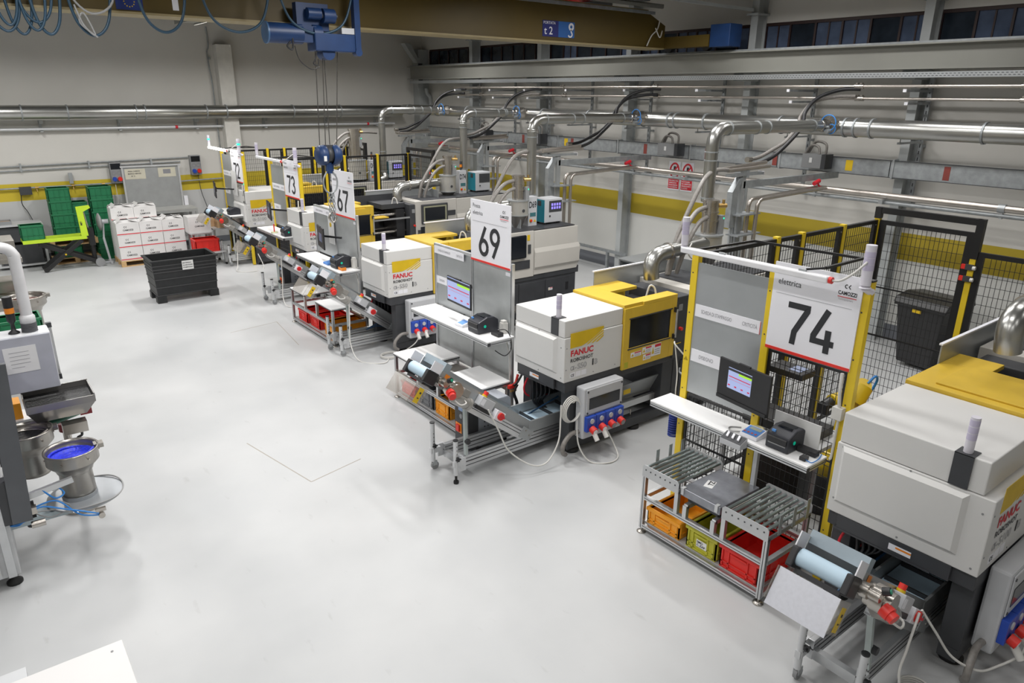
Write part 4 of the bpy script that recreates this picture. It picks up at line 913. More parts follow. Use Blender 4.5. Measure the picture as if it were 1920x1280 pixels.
    # control box, emergency stop, isolator
    cb = sb('control_box', Ls-.86, -.09, .02, Ls-.66, .0, .13, lgrey, .006); sb('label_plate', Ls-.72, -.092, .04, Ls-.67, -.09, .11, signw, 0, cb); sb('box_base', Ls-.86, -.09, -.02, Ls-.66, 0, .02, black)
    es = M().cyl(P(Ls-.72, -.03, .13), P(Ls-.72, -.03, .15), .03, 14).obj('stop_base', yelsign, t)
    C(P(Ls-.72, -.03, .15), P(Ls-.72, -.03, .19), .026, 14).obj('emergency_stop', redp, t)
    ib = sb('isolator_box', Ls-1.06, -.10, -.03, Ls-.93, -.03, .08, signw, .006)
    M().cyl(P(Ls-1.0, -.12, .03), P(Ls-1.0, -.10, .03), .042, 16).obj('isolator_knob', redp, t); sb('isolator_handle', Ls-1.04, -.135, .02, Ls-.96, -.118, .04, red)
    # strut from incline to base frame
    q = P(Ls*.62, .03, -.08); M().bar(q, (.12, .0, .28), .04, .03).obj('support_strut', PM('strut_pale', (.42, .47, .46), .45, .3), t)
    M().cyl((.13, -.04, .44), (.13, .0, .44), .03, 8).obj('star_knob', black, t)
    return t
conveyor(3.70, 5.68, 'inclined parts conveyor in front of the machine beside sign 69', legs='foot')
conveyor(4.42, 10.0, 'inclined parts conveyor above the red and orange crates at sign 67')
conveyor(4.62, 13.5, 'inclined parts conveyor in front of the number 73 station')
conveyor(4.98, 17.3, 'farthest inclined parts conveyor, beside the red crate')
conveyor(4.16, 1.55, 'nearest inclined parts conveyor with a hanging pale chute plate', near=True, run=1.27, rise=.86, bx=.92)
def cable(name, lab, pts, r=.009, mat=cablew):
    o = M().tube(pts, r, 7, 8).obj(name, mat); return tag(o, lab, 'cable')
cable('power_cable', 'white cable sagging from the conveyor isolator to the coil on the machine beside sign 69', [(4.02, 5.55, .80), (4.12, 5.5, .55), (4.22, 5.45, .3), (4.42, 5.32, .12), (4.62, 5.28, .10), (4.78, 5.28, .3), (4.84, 5.32, .55), (4.86, 5.34, .7)])
t = thing('cable_coil', 'coiled white cable hanging on the dark frame beside the socket box', 'cable', (5.0, 5.33, .62)); cm = M()
for i in range(4): cm.tube([((.135-.008*i)*math.cos(R(a))+.004*i, -.01*i, (.155-.01*i)*math.sin(R(a))-.005*i) for a in range(0, 360, 30)], .008, 6, 3, True)
cm.obj('coil', cablew, t); M().tube([(.0, -.01, .15), (.03, -.03, .11), (.0, -.03, .09), (-.04, -.02, .12)], .007, 6).obj('hanger', cablew, t)
cable('power_cable', 'white cable looping on the floor below the socket box beside sign 69', [(5.07, 5.3, .48), (5.06, 5.25, .2), (5.12, 5.12, .02), (5.28, 4.98, .012), (5.45, 5.0, .02), (5.5, 5.12, .12), (5.42, 5.16, .3)])
cable('power_cable', 'white cable hanging from the conveyor beside the red and orange crates', [(4.52, 9.88, .92), (4.50, 9.86, .6), (4.47, 9.82, .25), (4.5, 9.6, .015), (4.75, 9.3, .012), (4.95, 9.45, .012), (5.15, 9.5, .02), (5.35, 9.35, .2), (5.42, 9.3, .38)])
cable('floor_cable_coil', 'loose grey cable coil on the floor under the conveyor beside sign 67', [(5.0+.16*math.cos(R(a)), 9.52+.13*math.sin(R(a)), .012+a*.00003) for a in range(0, 1080, 40)], .008)
cable('power_cable', 'white cable hanging from the conveyor of the number 73 station', [(4.78, 13.38, .95), (4.76, 13.35, .5), (4.72, 13.3, .15), (4.75, 13.1, .012), (5.1, 13.0, .012)])
cable('power_cable', 'thin cable loop on the floor behind the black bin', [(5.1, 17.1, .5), (5.0, 16.9, .1), (4.9, 16.6, .012), (5.2, 16.4, .012), (5.5, 16.6, .012), (5.5, 16.9, .3)])
cable('power_cable', 'white cable from the nearest conveyor to the red plug of the nearest socket box', [(4.70, 1.44, .62), (4.78, 1.35, .45), (4.88, 1.25, .26), (5.02, 1.12, .16), (5.18, 1.05, .16), (5.34, .98, .22), (5.42, .98, .32)])
cable('power_cable', 'white cable hanging from the isolator of the nearest conveyor to the floor', [(4.6, 1.42, .66), (4.4, 1.38, .5), (4.3, 1.36, .36), (4.32, 1.30, .15), (4.4, 1.25, .02), (4.55, 1.3, .012)])
cable('floor_cable_coil', 'grey cable coil on the floor under the nearest conveyor', [(4.62+.11*math.cos(R(a)), 1.35+.10*math.sin(R(a)), .012+a*.00005) for a in range(0, 1440, 40)], .008)

# ================================================================ CRATES AND CARTS
def crate(x, y, z, lx, ly, h, mat, lab, rz=0, grp=None, lbl=None, name='stacking_crate'):
    """open Euro crate; origin at corner, lx along x, ly along y"""
    t = thing(name, lab, 'crate', (x, y, z), rz, grp); w_ = .012; e = .012
    M().box(e, e, .0, lx-e, ly-e, w_).box(e, e, w_, e+w_, ly-e, h-.01).box(lx-e-w_, e, w_, lx-e, ly-e, h-.01).box(e, e, w_, lx-e, e+w_, h-.01).box(e, ly-e-w_, w_, lx-e, ly-e, h-.01).obj('body', mat, t)
    M().box(0, 0, h-.035, e*2, ly, h).box(lx-e*2, 0, h-.035, lx, ly, h).box(e*2, 0, h-.035, lx-e*2, e*2, h).box(e*2, ly-e*2, h-.035, lx-e*2, ly, h).obj('rim', mat, t, .004)
    g = M()
    for (xx, s) in ((0, 0), (lx, 1)):
        a, b_ = (xx+.002, xx+.014) if s == 0 else (xx-.014, xx-.002)
        for yy in (.03, ly*.27, ly*.73, ly-.045): g.box(a, yy, .02, b_, yy+.015, h-.035)
        g.box(a, .03, h*.30, b_, ly-.03, h*.30+.01).box(a, .03, .015, b_, ly-.03, .028)
    for (yy, s) in ((0, 0), (ly, 1)):
        a, b_ = (yy+.002, yy+.014) if s == 0 else (yy-.014, yy-.002)
        for f_ in (.05, .28, .52, .76, .93): g.box(lx*f_, a, .02, lx*f_+.012, b_, h-.035)
        g.box(.03, a, h*.30, lx-.03, b_, h*.30+.01)
    g.obj('ribs', mat, t)
    M().box(-.003, ly*.3, h-.06, .003, ly*.7, h-.045).obj('grip', mat, t)
    if lbl:
        p_ = B(-.001, ly*.3, h*.3, .001, ly*.62, h*.62).obj('label', paper, t)
        for i, s in enumerate(lbl): text(p_, s, (-.0015, ly*.60, h*(.48-.14*i)), (0,-1,0), (0,0,1), h*.1, ink, bold=.02, maxw=ly*.28)
    return t
def profile_frame(t, x0, x1, y0, y1, zt, zm, zs, ymids, p=.04, feet=True, style='round'):
    for xx in (x0, x1-p):
        for yy in (y0, y1-p):
            l = B(xx, yy, .05, xx+p, yy+p, zt).obj('leg', alu, t, .002)
            M().box(xx-.001, yy+p*.42, .05, xx-.0002, yy+p*.58, zt).box(xx+p*.42, yy-.001, .05, xx+p*.58, yy-.0002, zt).obj('groove', dark, l)
            if feet: M().cyl((xx+p/2, yy+p/2, .02), (xx+p/2, yy+p/2, .06), .008, 8).lathe([(0, 0), (.045, 0), (.045, .008), (.02, .022), (0, .024)], (xx+p/2, yy+p/2, 0), 18).obj('foot', steel, t)
    for z in (zm, zs):
        for xx in (x0, x1-p):
            r_ = B(xx, y0+p, z-p, xx+p, y1-p, z).obj('long_rail', alu, t, .002)
            B(xx-.001, y0+p, z-p*.58, xx-.0002, y1-p, z-p*.42).obj('groove', dark, r_)
        for yy in (y0, y1-p): B(x0+p, yy, z-p, x1-p, yy+p, z).obj('cross_rail', alu, t, .002)
    for yy in ymids:
        for xx in (x0, x1-p): B(xx, yy, zm, xx+p, yy+p, zt).obj('stub_post', alu, t, .002)
# cart 74 with rollers and scale
t = thing('roller_cart', 'aluminium cart with two roller tops and a grey scale plate at station 74', 'cart', (4.57, 2.55, 0))
profile_frame(t, 0, .62, 0, 1.32, .62, .40, .10, (.40, .90))
B(.04, .04, .10, .58, 1.28, .112).obj('bottom_shelf', PM('shelf_grey', (.42, .41, .40), .4), t)
for (ya, yb, stops) in ((0, .44, 'r'), (.90, 1.32, 'l')):
    for i, xx in enumerate((-.004, .62)):
        e_ = M().prism([(ya, .60), (yb, .60), (yb, .70), (yb-.02, .72), (ya+.02, .72), (ya, .70)], xx, xx+.006, 'x'); eo = e_.obj('roller_end_plate', PM('plate_pale_grey', (.52, .53, .54), .45, .2), t)
        if i == 0:
            rv = M()
            for j in range(7): rv.cyl((-.008, ya+.04+j*(yb-ya-.08)/6, .675), (-.004, ya+.04+j*(yb-ya-.08)/6, .675), .007, 8)
            rv.obj('rivet', dark, eo)
    for j in range(8): C((.006, ya+.03+j*(yb-ya-.06)/7, .69), (.616, ya+.03+j*(yb-ya-.06)/7, .69), .015, 12).obj('roller', PM('roller_zinc', (.36, .42, .42), .3, .8), t)
    M().box(.006, ya, .60, .616, ya+.012, .64).box(.006, yb-.012, .60, .616, yb, .64).obj('side_profile', alu, t)
for (xx, yy) in ((.18, 1.325), (.36, 1.325), (.54, 1.325), (.12, -.008), (.32, -.008), (.52, -.008)): B(xx, yy, .62, xx+.045, yy+.004, .80).obj('stop_tab', PM('tab_zinc', (.45, .48, .48), .4, .5), t)
M().box(.0, .50, .40, .04, .54, .52).box(.0, .80, .40, .04, .84, .52).box(.02, .50, .49, .60, .54, .53).box(.02, .80, .49, .60, .84, .53).obj('scale_support', alu, t)
o = thing('floor_scale', 'brushed grey scale plate with a white sticker in the middle of the roller cart', 'scale', (4.60, 3.03, .545))
M().box(0, 0, .04, .56, .42, .115).obj('platform', PM('scale_blue_grey', (.27, .28, .31), .35, .5, var=.12, scale=14), o, .006)
B(.05, .05, -.015, .51, .37, .04).obj('base', dark, o)
s_ = M().pbox((.20, .24, .1152), (.95, .3, 0), (-.3, .95, 0), (0, 0, 1), .13, .08, .001).obj('sticker', paper, o)
text(s_, 'TZ', (.235, .262, .1168), (.95, .3, 0), (-.3, .95, 0), .045, ink, bold=.03)
M().box(-.012, .02, .06, .03, .05, .125).box(-.012, .38, .06, .03, .41, .125).obj('corner_bracket', alup, o)
crate(4.60, 3.42, .114, .56, .40, .17, orangecr, 'orange crate on the lower shelf of the roller cart')
crate(4.60, 3.02, .114, .55, .34, .22, olive, 'dirty olive-yellow crate with a paper label on the lower shelf of the roller cart', lbl=['SMO', 'C-ZAP'])
crate(4.60, 2.60, .114, .57, .40, .22, redcr, 'large red crate at the near end of the roller cart shelf')
# cart 69
t = thing('work_cart', 'aluminium cart with white tops in front of sign 69', 'cart', (4.29, 6.36, 0))
profile_frame(t, 0, .64, 0, 1.72, .62, .38, .09, (.62, 1.10))
M().box(-.005, 1.10, .62, .645, 1.725, .64).obj('table_top', whitem, t, .003); M().box(-.005, -.005, .62, .645, .64, .64).obj('table_top', whitem, t, .003)
M().box(-.006, 1.10, .606, .646, 1.726, .62).box(-.006, -.006, .606, .646, .64, .62).obj('edge_trim', dark, t)
for yy in (0, .60, 1.10, 1.68): B(.04, yy, .58, .60, yy+.04, .606).obj('top_rail', alu, t)
B(.04, .04, .09, .60, 1.68, .10).obj('bottom_shelf', PM('shelf_grey', (.42, .41, .40), .4), t)
o = thing('floor_scale', 'brown-grey scale plate with white sticker between the white tops of the cart at sign 69', 'scale', (4.36, 7.0, .46))
M().box(0, 0, .04, .5, .42, .10).obj('platform', PM('scale_brown', (.25, .23, .21), .35, .5), o, .006); B(.05, .05, -.06, .45, .37, .04).obj('base', dark, o)
B(.18, .15, .1002, .3, .23, .1012).obj('sticker', paper, o)
crate(4.33, 7.60, .101, .56, .40, .17, redcr, 'red crate at the far end of the cart shelf at sign 69')
crate(4.33, 7.18, .101, .56, .36, .27, greycr, 'grey crate between the red and orange crates at sign 69')
crate(4.33, 6.80, .101, .56, .34, .22, orangecr, 'orange crate under the white cart behind the conveyor of sign 69')
# cart 67
t = thing('work_cart', 'aluminium cart with white tops holding red and orange crates, at sign 67', 'cart', (4.47, 10.45, 0))
profile_frame(t, 0, .64, 0, 1.74, .62, .38, .09, (.62, 1.12))
M().box(-.005, 1.12, .62, .645, 1.745, .64).obj('table_top', whitem, t, .003); M().box(-.005, -.005, .62, .645, .64, .64).obj('table_top', whitem, t, .003)
M().box(-.006, 1.12, .606, .646, 1.746, .62).box(-.006, -.006, .606, .646, .64, .62).obj('edge_trim', dark, t)
B(.04, .04, .09, .60, 1.70, .10).obj('bottom_shelf', PM('shelf_grey', (.42, .41, .40), .4), t)
crate(4.50, 11.60, .101, .56, .40, .20, redcr, 'red crate at the far end of the cart shelf at sign 67')
crate(4.52, 11.12, .101, .56, .40, .20, redcr, 'second red crate, in the middle of the cart shelf at sign 67')
crate(4.52, 10.50, .101, .58, .42, .24, orangecr, 'orange crate at the near end of the cart shelf at sign 67')
# dehumidifier-like floor unit at 69 and others
def floor_unit(x, y, lab, k=.70):
    t = thing('floor_unit', lab, 'dryer', (x, y, 0))
    M().prism([(.12, .06), (.85*k, .06), (.85*k, .56), (.78*k, .60), (.20, .60), (.12, .52)], 0, .265, 'y').obj('body', PM('unit_blue_grey', (.36, .38, .42), .45), t, .01)
    M().prism([(-.02, .06), (.12, .06), (.12, .61), (.0, .60), (-.02, .5)], -.003, .268, 'y').obj('control_face', dark, t)
    M().box(-.026, .04, .38, -.02, .23, .57).obj('panel', black, t)
    C((-.04, .12, .45), (-.026, .12, .45), .028, 14).obj('knob', mgrey, t)
    B(-.03, .10, .51, -.026, .18, .55).obj('display', PM('display_blue', (.2, .3, .5), .3), t)
    M().box(-.045, .16, .24, -.02, .22, .32).obj('main_switch', redp, t); B(-.024, .13, .22, -.021, .25, .34).obj('switch_plate', orangel, t)
    d = M()
    for i in range(7):
        for j in range(6): d.cyl((.3*k+i*.07*k, -.003, .18+j*.06), (.3*k+i*.07*k, 0, .18+j*.06), .009, 6)
    stuff(d.obj('vent_holes', dark, t))
    for (a, c) in ((.15, .04), (.75*k, .04), (.15, .30), (.75*k, .30)): C((a, min(c, .23)-.012, .03), (a, min(c, .23)+.012, .03), .03, 12).obj('castor', rubber, t)
    return t
floor_unit(4.15, 6.09, 'blue-grey wheeled dryer with perforated side behind the conveyor of sign 69')
floor_unit(5.05, 14.0, 'blue-grey wheeled dryer below the number 73 station')
t = thing('brass_valve_cluster', 'red and brass hose valves between the dryer and the machine beside sign 69', 'valve', (5.0, 6.3, 0))
M().tube([(0, 0, .6), (-.05, .0, .5), (.0, 0, .35), (-.02, 0, .2)], .02, 8).tube([(.1, .0, .75), (.0, .0, .62), (-.06, 0, .6)], .014, 8).obj('hose', black, t)
M().tube([(.05, .05, .7), (-.0, .04, .6), (-.08, .04, .58)], .016, 8).box(-.12, .0, .56, -.02, .04, .6).obj('red_hose', redp, t)
M().cyl((-.06, 0, .2), (.06, 0, .2), .018, 8).cyl((-.08, .04, .28), (.02, .04, .28), .018, 8).cyl((-.1, 0, .53), (-.02, 0, .53), .016, 8).obj('brass_fitting', brass, t)
# ================================================================ STATION BOARDS
def number_board(t, num, yl, yr, z0, z1, x, small=False):
    """white board facing -x; yl = left (far) edge, yr = right edge as seen from the aisle"""
    W = yl-yr; H = z1-z0; U = (0, -1, 0); V = (0, 0, 1)
    b = B(x, yr, z0, x+.012, yl, z1).obj('number_board', signw, t)
    B(x-.003, yr, z0, x, yl, z0+.025).obj('red_line', redp, b)
    text(b, 'Pressa', (x, yl-.05*W-.01, z1-.125*H), U, V, .048, ink, w=.9)
    text(b, 'elettrica', (x, yl-.05*W-.01, z1-.235*H), U, V, .048, ink, w=.9, maxw=.32*W)
    B(x-.0015, yr+.08*W, z1-.34*H, x, yl-.05*W, z1-.337*H).obj('thin_rule', inkgrey, b)
    digits(b, num, (x, yl-.22*W, z0+.12*H), U, V, .47*H, ink)
    logo(b, (x, yl-.83*W, z1-.115*H), U, V, .032)
    text(b, 'CAMOZZI', (x, yl-.75*W, z1-.205*H), U, V, .028, ink, bold=.03, maxw=.20*W)
    B(x-.002, yl-.95*W, z1-.232*H, x, yl-.75*W, z1-.225*H).obj('logo_rule', red, b)
    text(b, 'Technopolymers', (x, yl-.76*W, z1-.262*H), U, V, .012, inkgrey, maxw=.18*W)
    return b
def strip(t, x, yl, yr, z0, z1, words, end=True):
    b = B(x-.004, yr, z0, x, yl, z1).obj('label_strip', signw, t)
    h = (z1-z0)*.30
    for (f, s, mw) in words: text(b, s, (x-.004, yl-f*(yl-yr), z0+(z1-z0)*.35), (0,-1,0), (0,0,1), h, inkgrey, w=.9, maxw=mw)
    if end: B(x-.0055, yr, z0, x-.004, yr+.005, z1).obj('red_edge', red, b)
def mesh_panel(t, p, q, z0, z1, frame=True, sx=.05, sz=.10, fw=.022):
    """welded mesh panel between floor points p and q (xy); returns"""
    p = Vector((*p, 0)); q = Vector((*q, 0)); d = (q-p); L = d.length; d.normalize(); n = Vector((-d.y, d.x, 0)); Z = Vector((0,0,1))
    m_ = M(); r = .0022
    k = int((L-2*fw)/sx)
    for i in range(1, k+1):
        a = p+d*(fw+(L-2*fw)*i/(k+1)); m_.pbox(a-d*r-n*r+Z*z0, d, n, Z, 2*r, 2*r, z1-z0)
    k = int((z1-z0)/sz)
    for i in range(1, k): 
        z = z0+(z1-z0)*i/k; rr = r*(1.0); m_.pbox(p-n*rr+n*.004+Z*(z-rr), d, Z, n, L, 2*rr, 2*rr)
    stuff(m_.obj('wire_mesh', blackp, t))
    if frame:
        f = M()
        for (a, b_) in ((0, fw), (L-fw, L)): f.pbox(p+d*a-n*.012+Z*z0, d, n, Z, b_-a, .024, z1-z0)
        for z in (z0, z1-fw): f.pbox(p+d*fw-n*.012+Z*z, d, n, Z, L-2*fw, .024, fw)
        zz = z0+(z1-z0)*.55; f.pbox(p+d*fw-n*.006+Z*zz, d, n, Z, L-2*fw, .012, .012)
        zz = z0+(z1-z0)*.30; f.pbox(p+d*fw-n*.006+Z*zz, d, n, Z, L-2*fw, .012, .012)
        f.obj('panel_frame', blackp, t)
def beacon(t, x, y, z, lit=False, par=None, h=.30, r=.038):
    b = C((x, y, z), (x, y, z+h), r, 18).obj('beacon', beaconw, t)
    for i in range(3): C((x, y, z+h*(.38+.16*i)), (x, y, z+h*(.38+.16*i)+h*.145), r+.0012, 18).obj('beacon_lens', greenlt if (lit and i == 1) else beaconl, b)
    M().lathe([(r*1.1, -.02), (r*.6, .0), (0, .0)], (x, y, z), 12).obj('beacon_base', beaconw, b)
def yellow_station(x, yr, num, lab, lit=False, sheet=True, P=None):
    """x plane, yr = right post centre; posts at yr, yr+.78, yr+1.57"""
    t = thing('station_board', lab, 'sign', (x, yr, 0)); ym, yl = .78, 1.58
    for (yy, zt_, xx) in ((0, 2.64, 0), (ym, 2.60, .0), (yl, 2.57, 0)):
        po = B(xx-.03, yy-.035, 0.01, xx+.03, yy+.035, zt_).obj('yellow_post', postyel, t, .003)
        hl = M()
        for j in range(6): hl.cyl((xx-.032, yy+.01, .5+j*.38), (xx-.03, yy+.01, .5+j*.38), .007, 8)
        hl.obj('post_holes', dark, po)
        M().prism([(yy-.025, 1.55), (yy+.025, 1.55), (yy, 1.59)], xx-.0315, xx-.0305, 'x').obj('warning_triangle', PM('triangle_dark_yellow', (.35, .25, .0), .5), po)
        B(xx-.032, yy-.037, zt_, xx+.032, yy+.037, zt_+.012).obj('post_cap', black, po)
    B(-.02, ym+.035, 1.24, -.015, yl-.035, 2.50).obj('sheet_panel', galvp, t)
    strip(t, -.02, yl-.05, ym+.06, 2.0, 2.115, ((.10, 'SCHEDA DI STAMPAGGIO', .33), (.74, 'CRITICITÀ', .15)))
    strip(t, -.02, yl-.05, ym+.38, 1.56, 1.68, ((.25, 'DISEGNO', .16),), False)
    number_board(t, num, ym-.02, .02, 1.92, 2.66, -.045, small=not P)
    # mesh below the boards
    mesh_panel(t, (.0, ym+.04), (.0, yl-.04), .12, 1.22); mesh_panel(t, (.0, .04), (.0, ym-.04), .12, 1.90)
    # light tube on a black outrigger
    M().box(-.33, .16, 2.635, -.26, 1.52, 2.685).obj('light_tube', tubelit if lit else tubeoff, t, .01)
    M().cyl((-.295, .16, 2.66), (-.295, .135, 2.66), .026, 12).obj('red_tube_cap', redp, t)
    M().box(-.30, 1.08, 2.685, -.285, 1.14, 2.70).obj('clip', galvp, t); M().box(-.30, .35, 2.685, -.285, .41, 2.70).obj('clip', galvp, t)
    ou = M().bar((-.03, yl, 2.61), (-.03, .86, 2.61), .02).bar((-.03, yl, 2.61), (.55, yl-.2, 2.66), .02).bar((.55, yl-.2, 2.66), (.45, .30, 2.70), .02).bar((.45, .30, 2.70), (-.2, .25, 2.72), .02).bar((-.2, .25, 2.72), (-.28, .36, 2.70), .015).bar((-.03, 1.12, 2.62), (-.28, 1.12, 2.68), .015)
    ou.obj('outrigger', blackp, t)
    M().tube([(-.295, .135, 2.66), (-.28, .08, 2.67), (-.22, .03, 2.72), (-.14, .0, 2.78), (-.09, .0, 2.80)], .009, 8).obj('lamp_cable', cablew, t)
    beacon(t, -.07, -.0, 2.62, lit); beacon(t, -.29, yl-.05-.02, 2.70, lit, h=.24, r=.03)
    M().cyl((-.07, 0, 2.60), (.0, -.02, 2.56), .03, 12).obj('beacon_bracket', beaconw, t)
    # socket on the right post
    M().box(-.09, -.0, 1.52, -.03, .08, 1.62).tube([(-.06, .06, 1.9), (-.07, .05, 1.75), (-.06, .04, 1.62)], .014, 8).tube([(-.06, .03, 1.52), (-.05, .04, 1.2), (-.06, .05, 1.16)], .011, 8).obj('wall_socket', cablew, t)
    return t
def alu_station(x, yr, num, lab):
    t = thing('station_board', lab, 'sign', (x, yr, 0)); ym, yl = .80, 1.68; zt_ = 2.04
    for yy in (0, ym+.02, yl):
        po = B(-.02, yy-.02, .02, .02, yy+.02, zt_ if yy else 2.06).obj('aluminium_post', alu, t, .002)
        B(-.0212, yy-.004, .05, -.0202, yy+.004, zt_).obj('groove', dark, po)
    for (z, y0, y1) in ((2.02, ym+.04, yl-.02), (1.08, .02, ym), (1.08, ym+.04, yl-.02), (.46, .02, ym), (.46, ym+.04, yl-.02), (1.16, .02, ym)): B(-.02, y0, z-.02, .02, y1, z+.02).obj('cross_rail', alu, t, .002)
    M().box(-.003, ym+.04, 1.2, .003, yl-.02, 2.0).obj('upper_panel', galvp, t); M().box(-.003, .02, 1.2, .003, ym, 2.0).obj('upper_panel', PM('panel_pale', (.46, .48, .48), .45, .3), t)
    M().box(-.003, .02, .5, .003, ym, 1.06).obj('lower_panel', PM('panel_pale', (.46, .48, .48)), t); M().box(-.003, ym+.04, .5, .003, yl-.02, 1.06).obj('lower_panel', PM('panel_pale', (.46, .48, .48)), t)
    number_board(t, num, ym+.0, .0, 1.98, 2.73, -.035, True)
    strip(t, -.022, yl, yl-.70, 1.91, 2.01, ((.13, 'SCHEDA DI STAMPAGGIO', .30), (.76, 'CRITICITÀ', .14)), False)
    strip(t, -.005, yl-.02, yl-.27, 1.50, 1.60, ((.25, 'DISEGNO', .13),), False)
    M().box(-.01, .01, 1.90, -.004, .12, 1.94).obj('small_sticker', signw, t)
    M().box(-.09, .05, 1.18, -.02, .13, 1.33).box(-.085, .06, 1.33, -.03, .12, 1.36).obj('junction_box', cablew, t)
    M().tube([(-.05, .07, 1.2), (-.05, .02, 1.05), (-.05, -.02, .9), (-.03, -.03, .3), (.1, -.05, .02)], .01, 6).obj('cable', cablew, t)
    return t
yellow_station(5.27, 2.44, '74', 'large white board with the black number 74 between yellow posts, nearest', P=True)
yellow_station(5.48, 13.83, '73', 'white board numbered 73 between yellow posts, its lamp tube unlit, fourth from the camera')
yellow_station(5.46, 17.12, '72', 'white board numbered 72 between yellow posts, brightly lit by its lamp tube', lit=True)
alu_station(5.02, 6.44, '69', 'white board numbered 69 on an aluminium partition, second board from the camera')
alu_station(5.12, 10.68, '67', 'white board numbered 67 on an aluminium partition, middle one of the five boards')
# ---------------------------------------------------------------- worktops and what lies on them
def worktop(x0, x1, y0, y1, z, lab, legs=()):
    t = thing('worktop', lab, 'table', (x0, y0, z)); W, L = x1-x0, y1-y0
    B(0, 0, -.018, W, L, 0).obj('top', whitem, t, .002)
    r_ = M().box(0, 0, -.058, .04, L, -.02).box(W-.04, 0, -.058, W, L, -.02).box(.04, 0, -.058, W-.04, .04, -.02).box(.04, L-.04, -.058, W-.04, L, -.02).obj('rail', alu, t, .002)
    M().box(-.001, 0, -.043, -.0002, L, -.035).box(.04, -.001, -.043, W-.04, -.0002, -.035).obj('groove', dark, r_)
    B(-.0005, -.0005, -.0195, W+.0005, L+.0005, -.017).obj('edge_band', dark, t)
    B(-.002, -.002, -.058, .042, .0, -.02).obj('end_cap', dark, t)
    for (lx_, ly_) in legs: B(lx_, ly_, -z+.01, lx_+.04, ly_+.04, -.058).obj('leg', alup, t, .002)
    return t
worktop(4.94, 5.235, 2.52, 4.16, 1.16, 'long narrow white worktop of station 74', ((.2, .56),))
worktop(4.60, 4.99, 6.36, 8.12, 1.20, 'narrow white worktop in front of sign 69')
worktop(4.72, 5.09, 10.6, 12.4, 1.18, 'narrow white worktop in front of sign 67')
worktop(5.08, 5.44, 14.0, 15.5, 1.18, 'narrow white worktop in front of sign 73')
worktop(5.06, 5.42, 17.25, 18.6, 1.18, 'small white worktop below sign 72')
def monitor(x, y, z, W, H, lab, ang=8, lit='part', arm=(.3, .0)):
    t = thing('monitor', lab, 'monitor', (x, y, z), R(-ang))
    B(-.012, -W/2, 0, .012, W/2, H).obj('housing', black, t, .004)
    B(-.02, -W/2+.01, -.03, .02, W/2-.01*W, .0).obj('lower_bezel', black, t) if lit == 'part' else None
    a0, a1, c0, c1 = (-.16*W, .30*W, H*.27, H*.83) if lit == 'part' else (-W/2+.012, W/2-.012, .03, H-.012)
    if lit == 'dark': a0, a1, c0, c1 = -.25*W, .22*W, H*.3, H*.7
    s = B(-.0135, a0, c0, -.012, a1, c1).obj('screen', screen if lit != 'dark' else PM('screen_dim', (.08, .10, .17), .3, emit=.3), t)
    w_, h_ = a1-a0, c1-c0
    if lit != 'dark':
        B(-.0145, a0, c1-.14*h_, -.0135, a1, c1-.03*h_).obj('title_bar', dark, s)
        B(-.0145, a0+.0*w_, c1-.24*h_, -.0135, a0+.55*w_, c1-.14*h_).obj('green_bar', PM('screen_lime', (.35, .7, .03), .4, emit=.5), s)
        m_ = M().box(-.0145, a0+.03*w_, c0+.56*h_, -.0135, a1-.04*w_, c0+.60*h_).box(-.0145, a0+.03*w_, c0+.44*h_, -.0135, a1-.04*w_, c0+.45*h_)
        for i in range(4): m_.bc(-.014, a0+.08*w_+i*.28*w_, c0+.16*h_, .001, .09*w_, .06*h_)
        m_.obj('chart_lines', PM('screen_red', (.6, .02, .08), .4, emit=.3), s)
    M().box(.012, -.05, H*.35, .04, .05, H*.65).bar((.04, 0, H*.55), (arm[0], arm[1], H*.55), .03).obj('arm', black, t)
    M().box(-.02, -.06, H, .0, .06, H+.012).obj('clip', black, t)
    return t
monitor(4.98, 3.20, 1.46, .56, .335, 'black monitor with a small lit window at station 74', 8, 'part', (.26, -.05))
monitor(4.76, 7.18, 1.43, .58, .33, 'monitor with a lit blue chart screen at sign 69', 4, 'full', (.24, .1))
monitor(4.85, 11.55, 1.42, .50, .36, 'black monitor with dim screen at sign 67', 12, 'dark', (.28, -.3))
monitor(5.12, 14.75, 1.45, .50, .36, 'black monitor seen edge-on at sign 73', 12, 'dark', (.32, -.3))
monitor(5.0, 18.0, 1.55, .50, .36, 'black monitor seen edge-on at sign 72', 12, 'dark', (.4, -.3))
def printer(x, y, z, lab, k=1.0, grn=True):
    t = thing('label_printer', lab, 'printer', (x, y, z)); W, D, H = .20*k, .26*k, .17*k
    M().prism([(0, 0), (D, 0), (D, H*.75), (D*.8, H*.95), (D*.45, H), (D*.12, H*.8), (0, H*.72), ], 0, W, 'y').obj('body', PM('printer_black', (.025, .027, .035), .4), t, .012)
    M().prism([(-.002, H*.36), (-.012, H*.40), (-.010, H*.62), (.0, H*.68)], W*.08, W*.92, 'y').obj('front_lid', black, t, .003)
    M().box(D*.35, W*.2, H*.93, D*.7, W*.8, H*1.0).obj('window', screendk, t)
    B(-.004, W*.12, H*.28, -.0, W*.88, H*.33).obj('slot', mgrey, t)
    if grn: M().cyl((D*.32, -.003, H*.45), (D*.32, .0, H*.45), .016*k, 14).obj('green_badge', PM('badge_green_glow', (.0, .45, .28), .4, emit=.3), t)  # faint glow put into the badge colour, it is no lamp
    B(D*.1, W*.7, H*.80, D*.16, W*.85, H*.9).obj('blue_button', PM('button_blue', (.1, .3, .7), .4), t)
    return t
printer(4.99, 2.73, 1.162, 'black label printer on the worktop of station 74', 1.05)
printer(4.67, 6.64, 1.202, 'black label printer on the worktop at sign 69', 1.15)
printer(4.78, 10.85, 1.182, 'black label printer on the worktop at sign 67', 1.2)
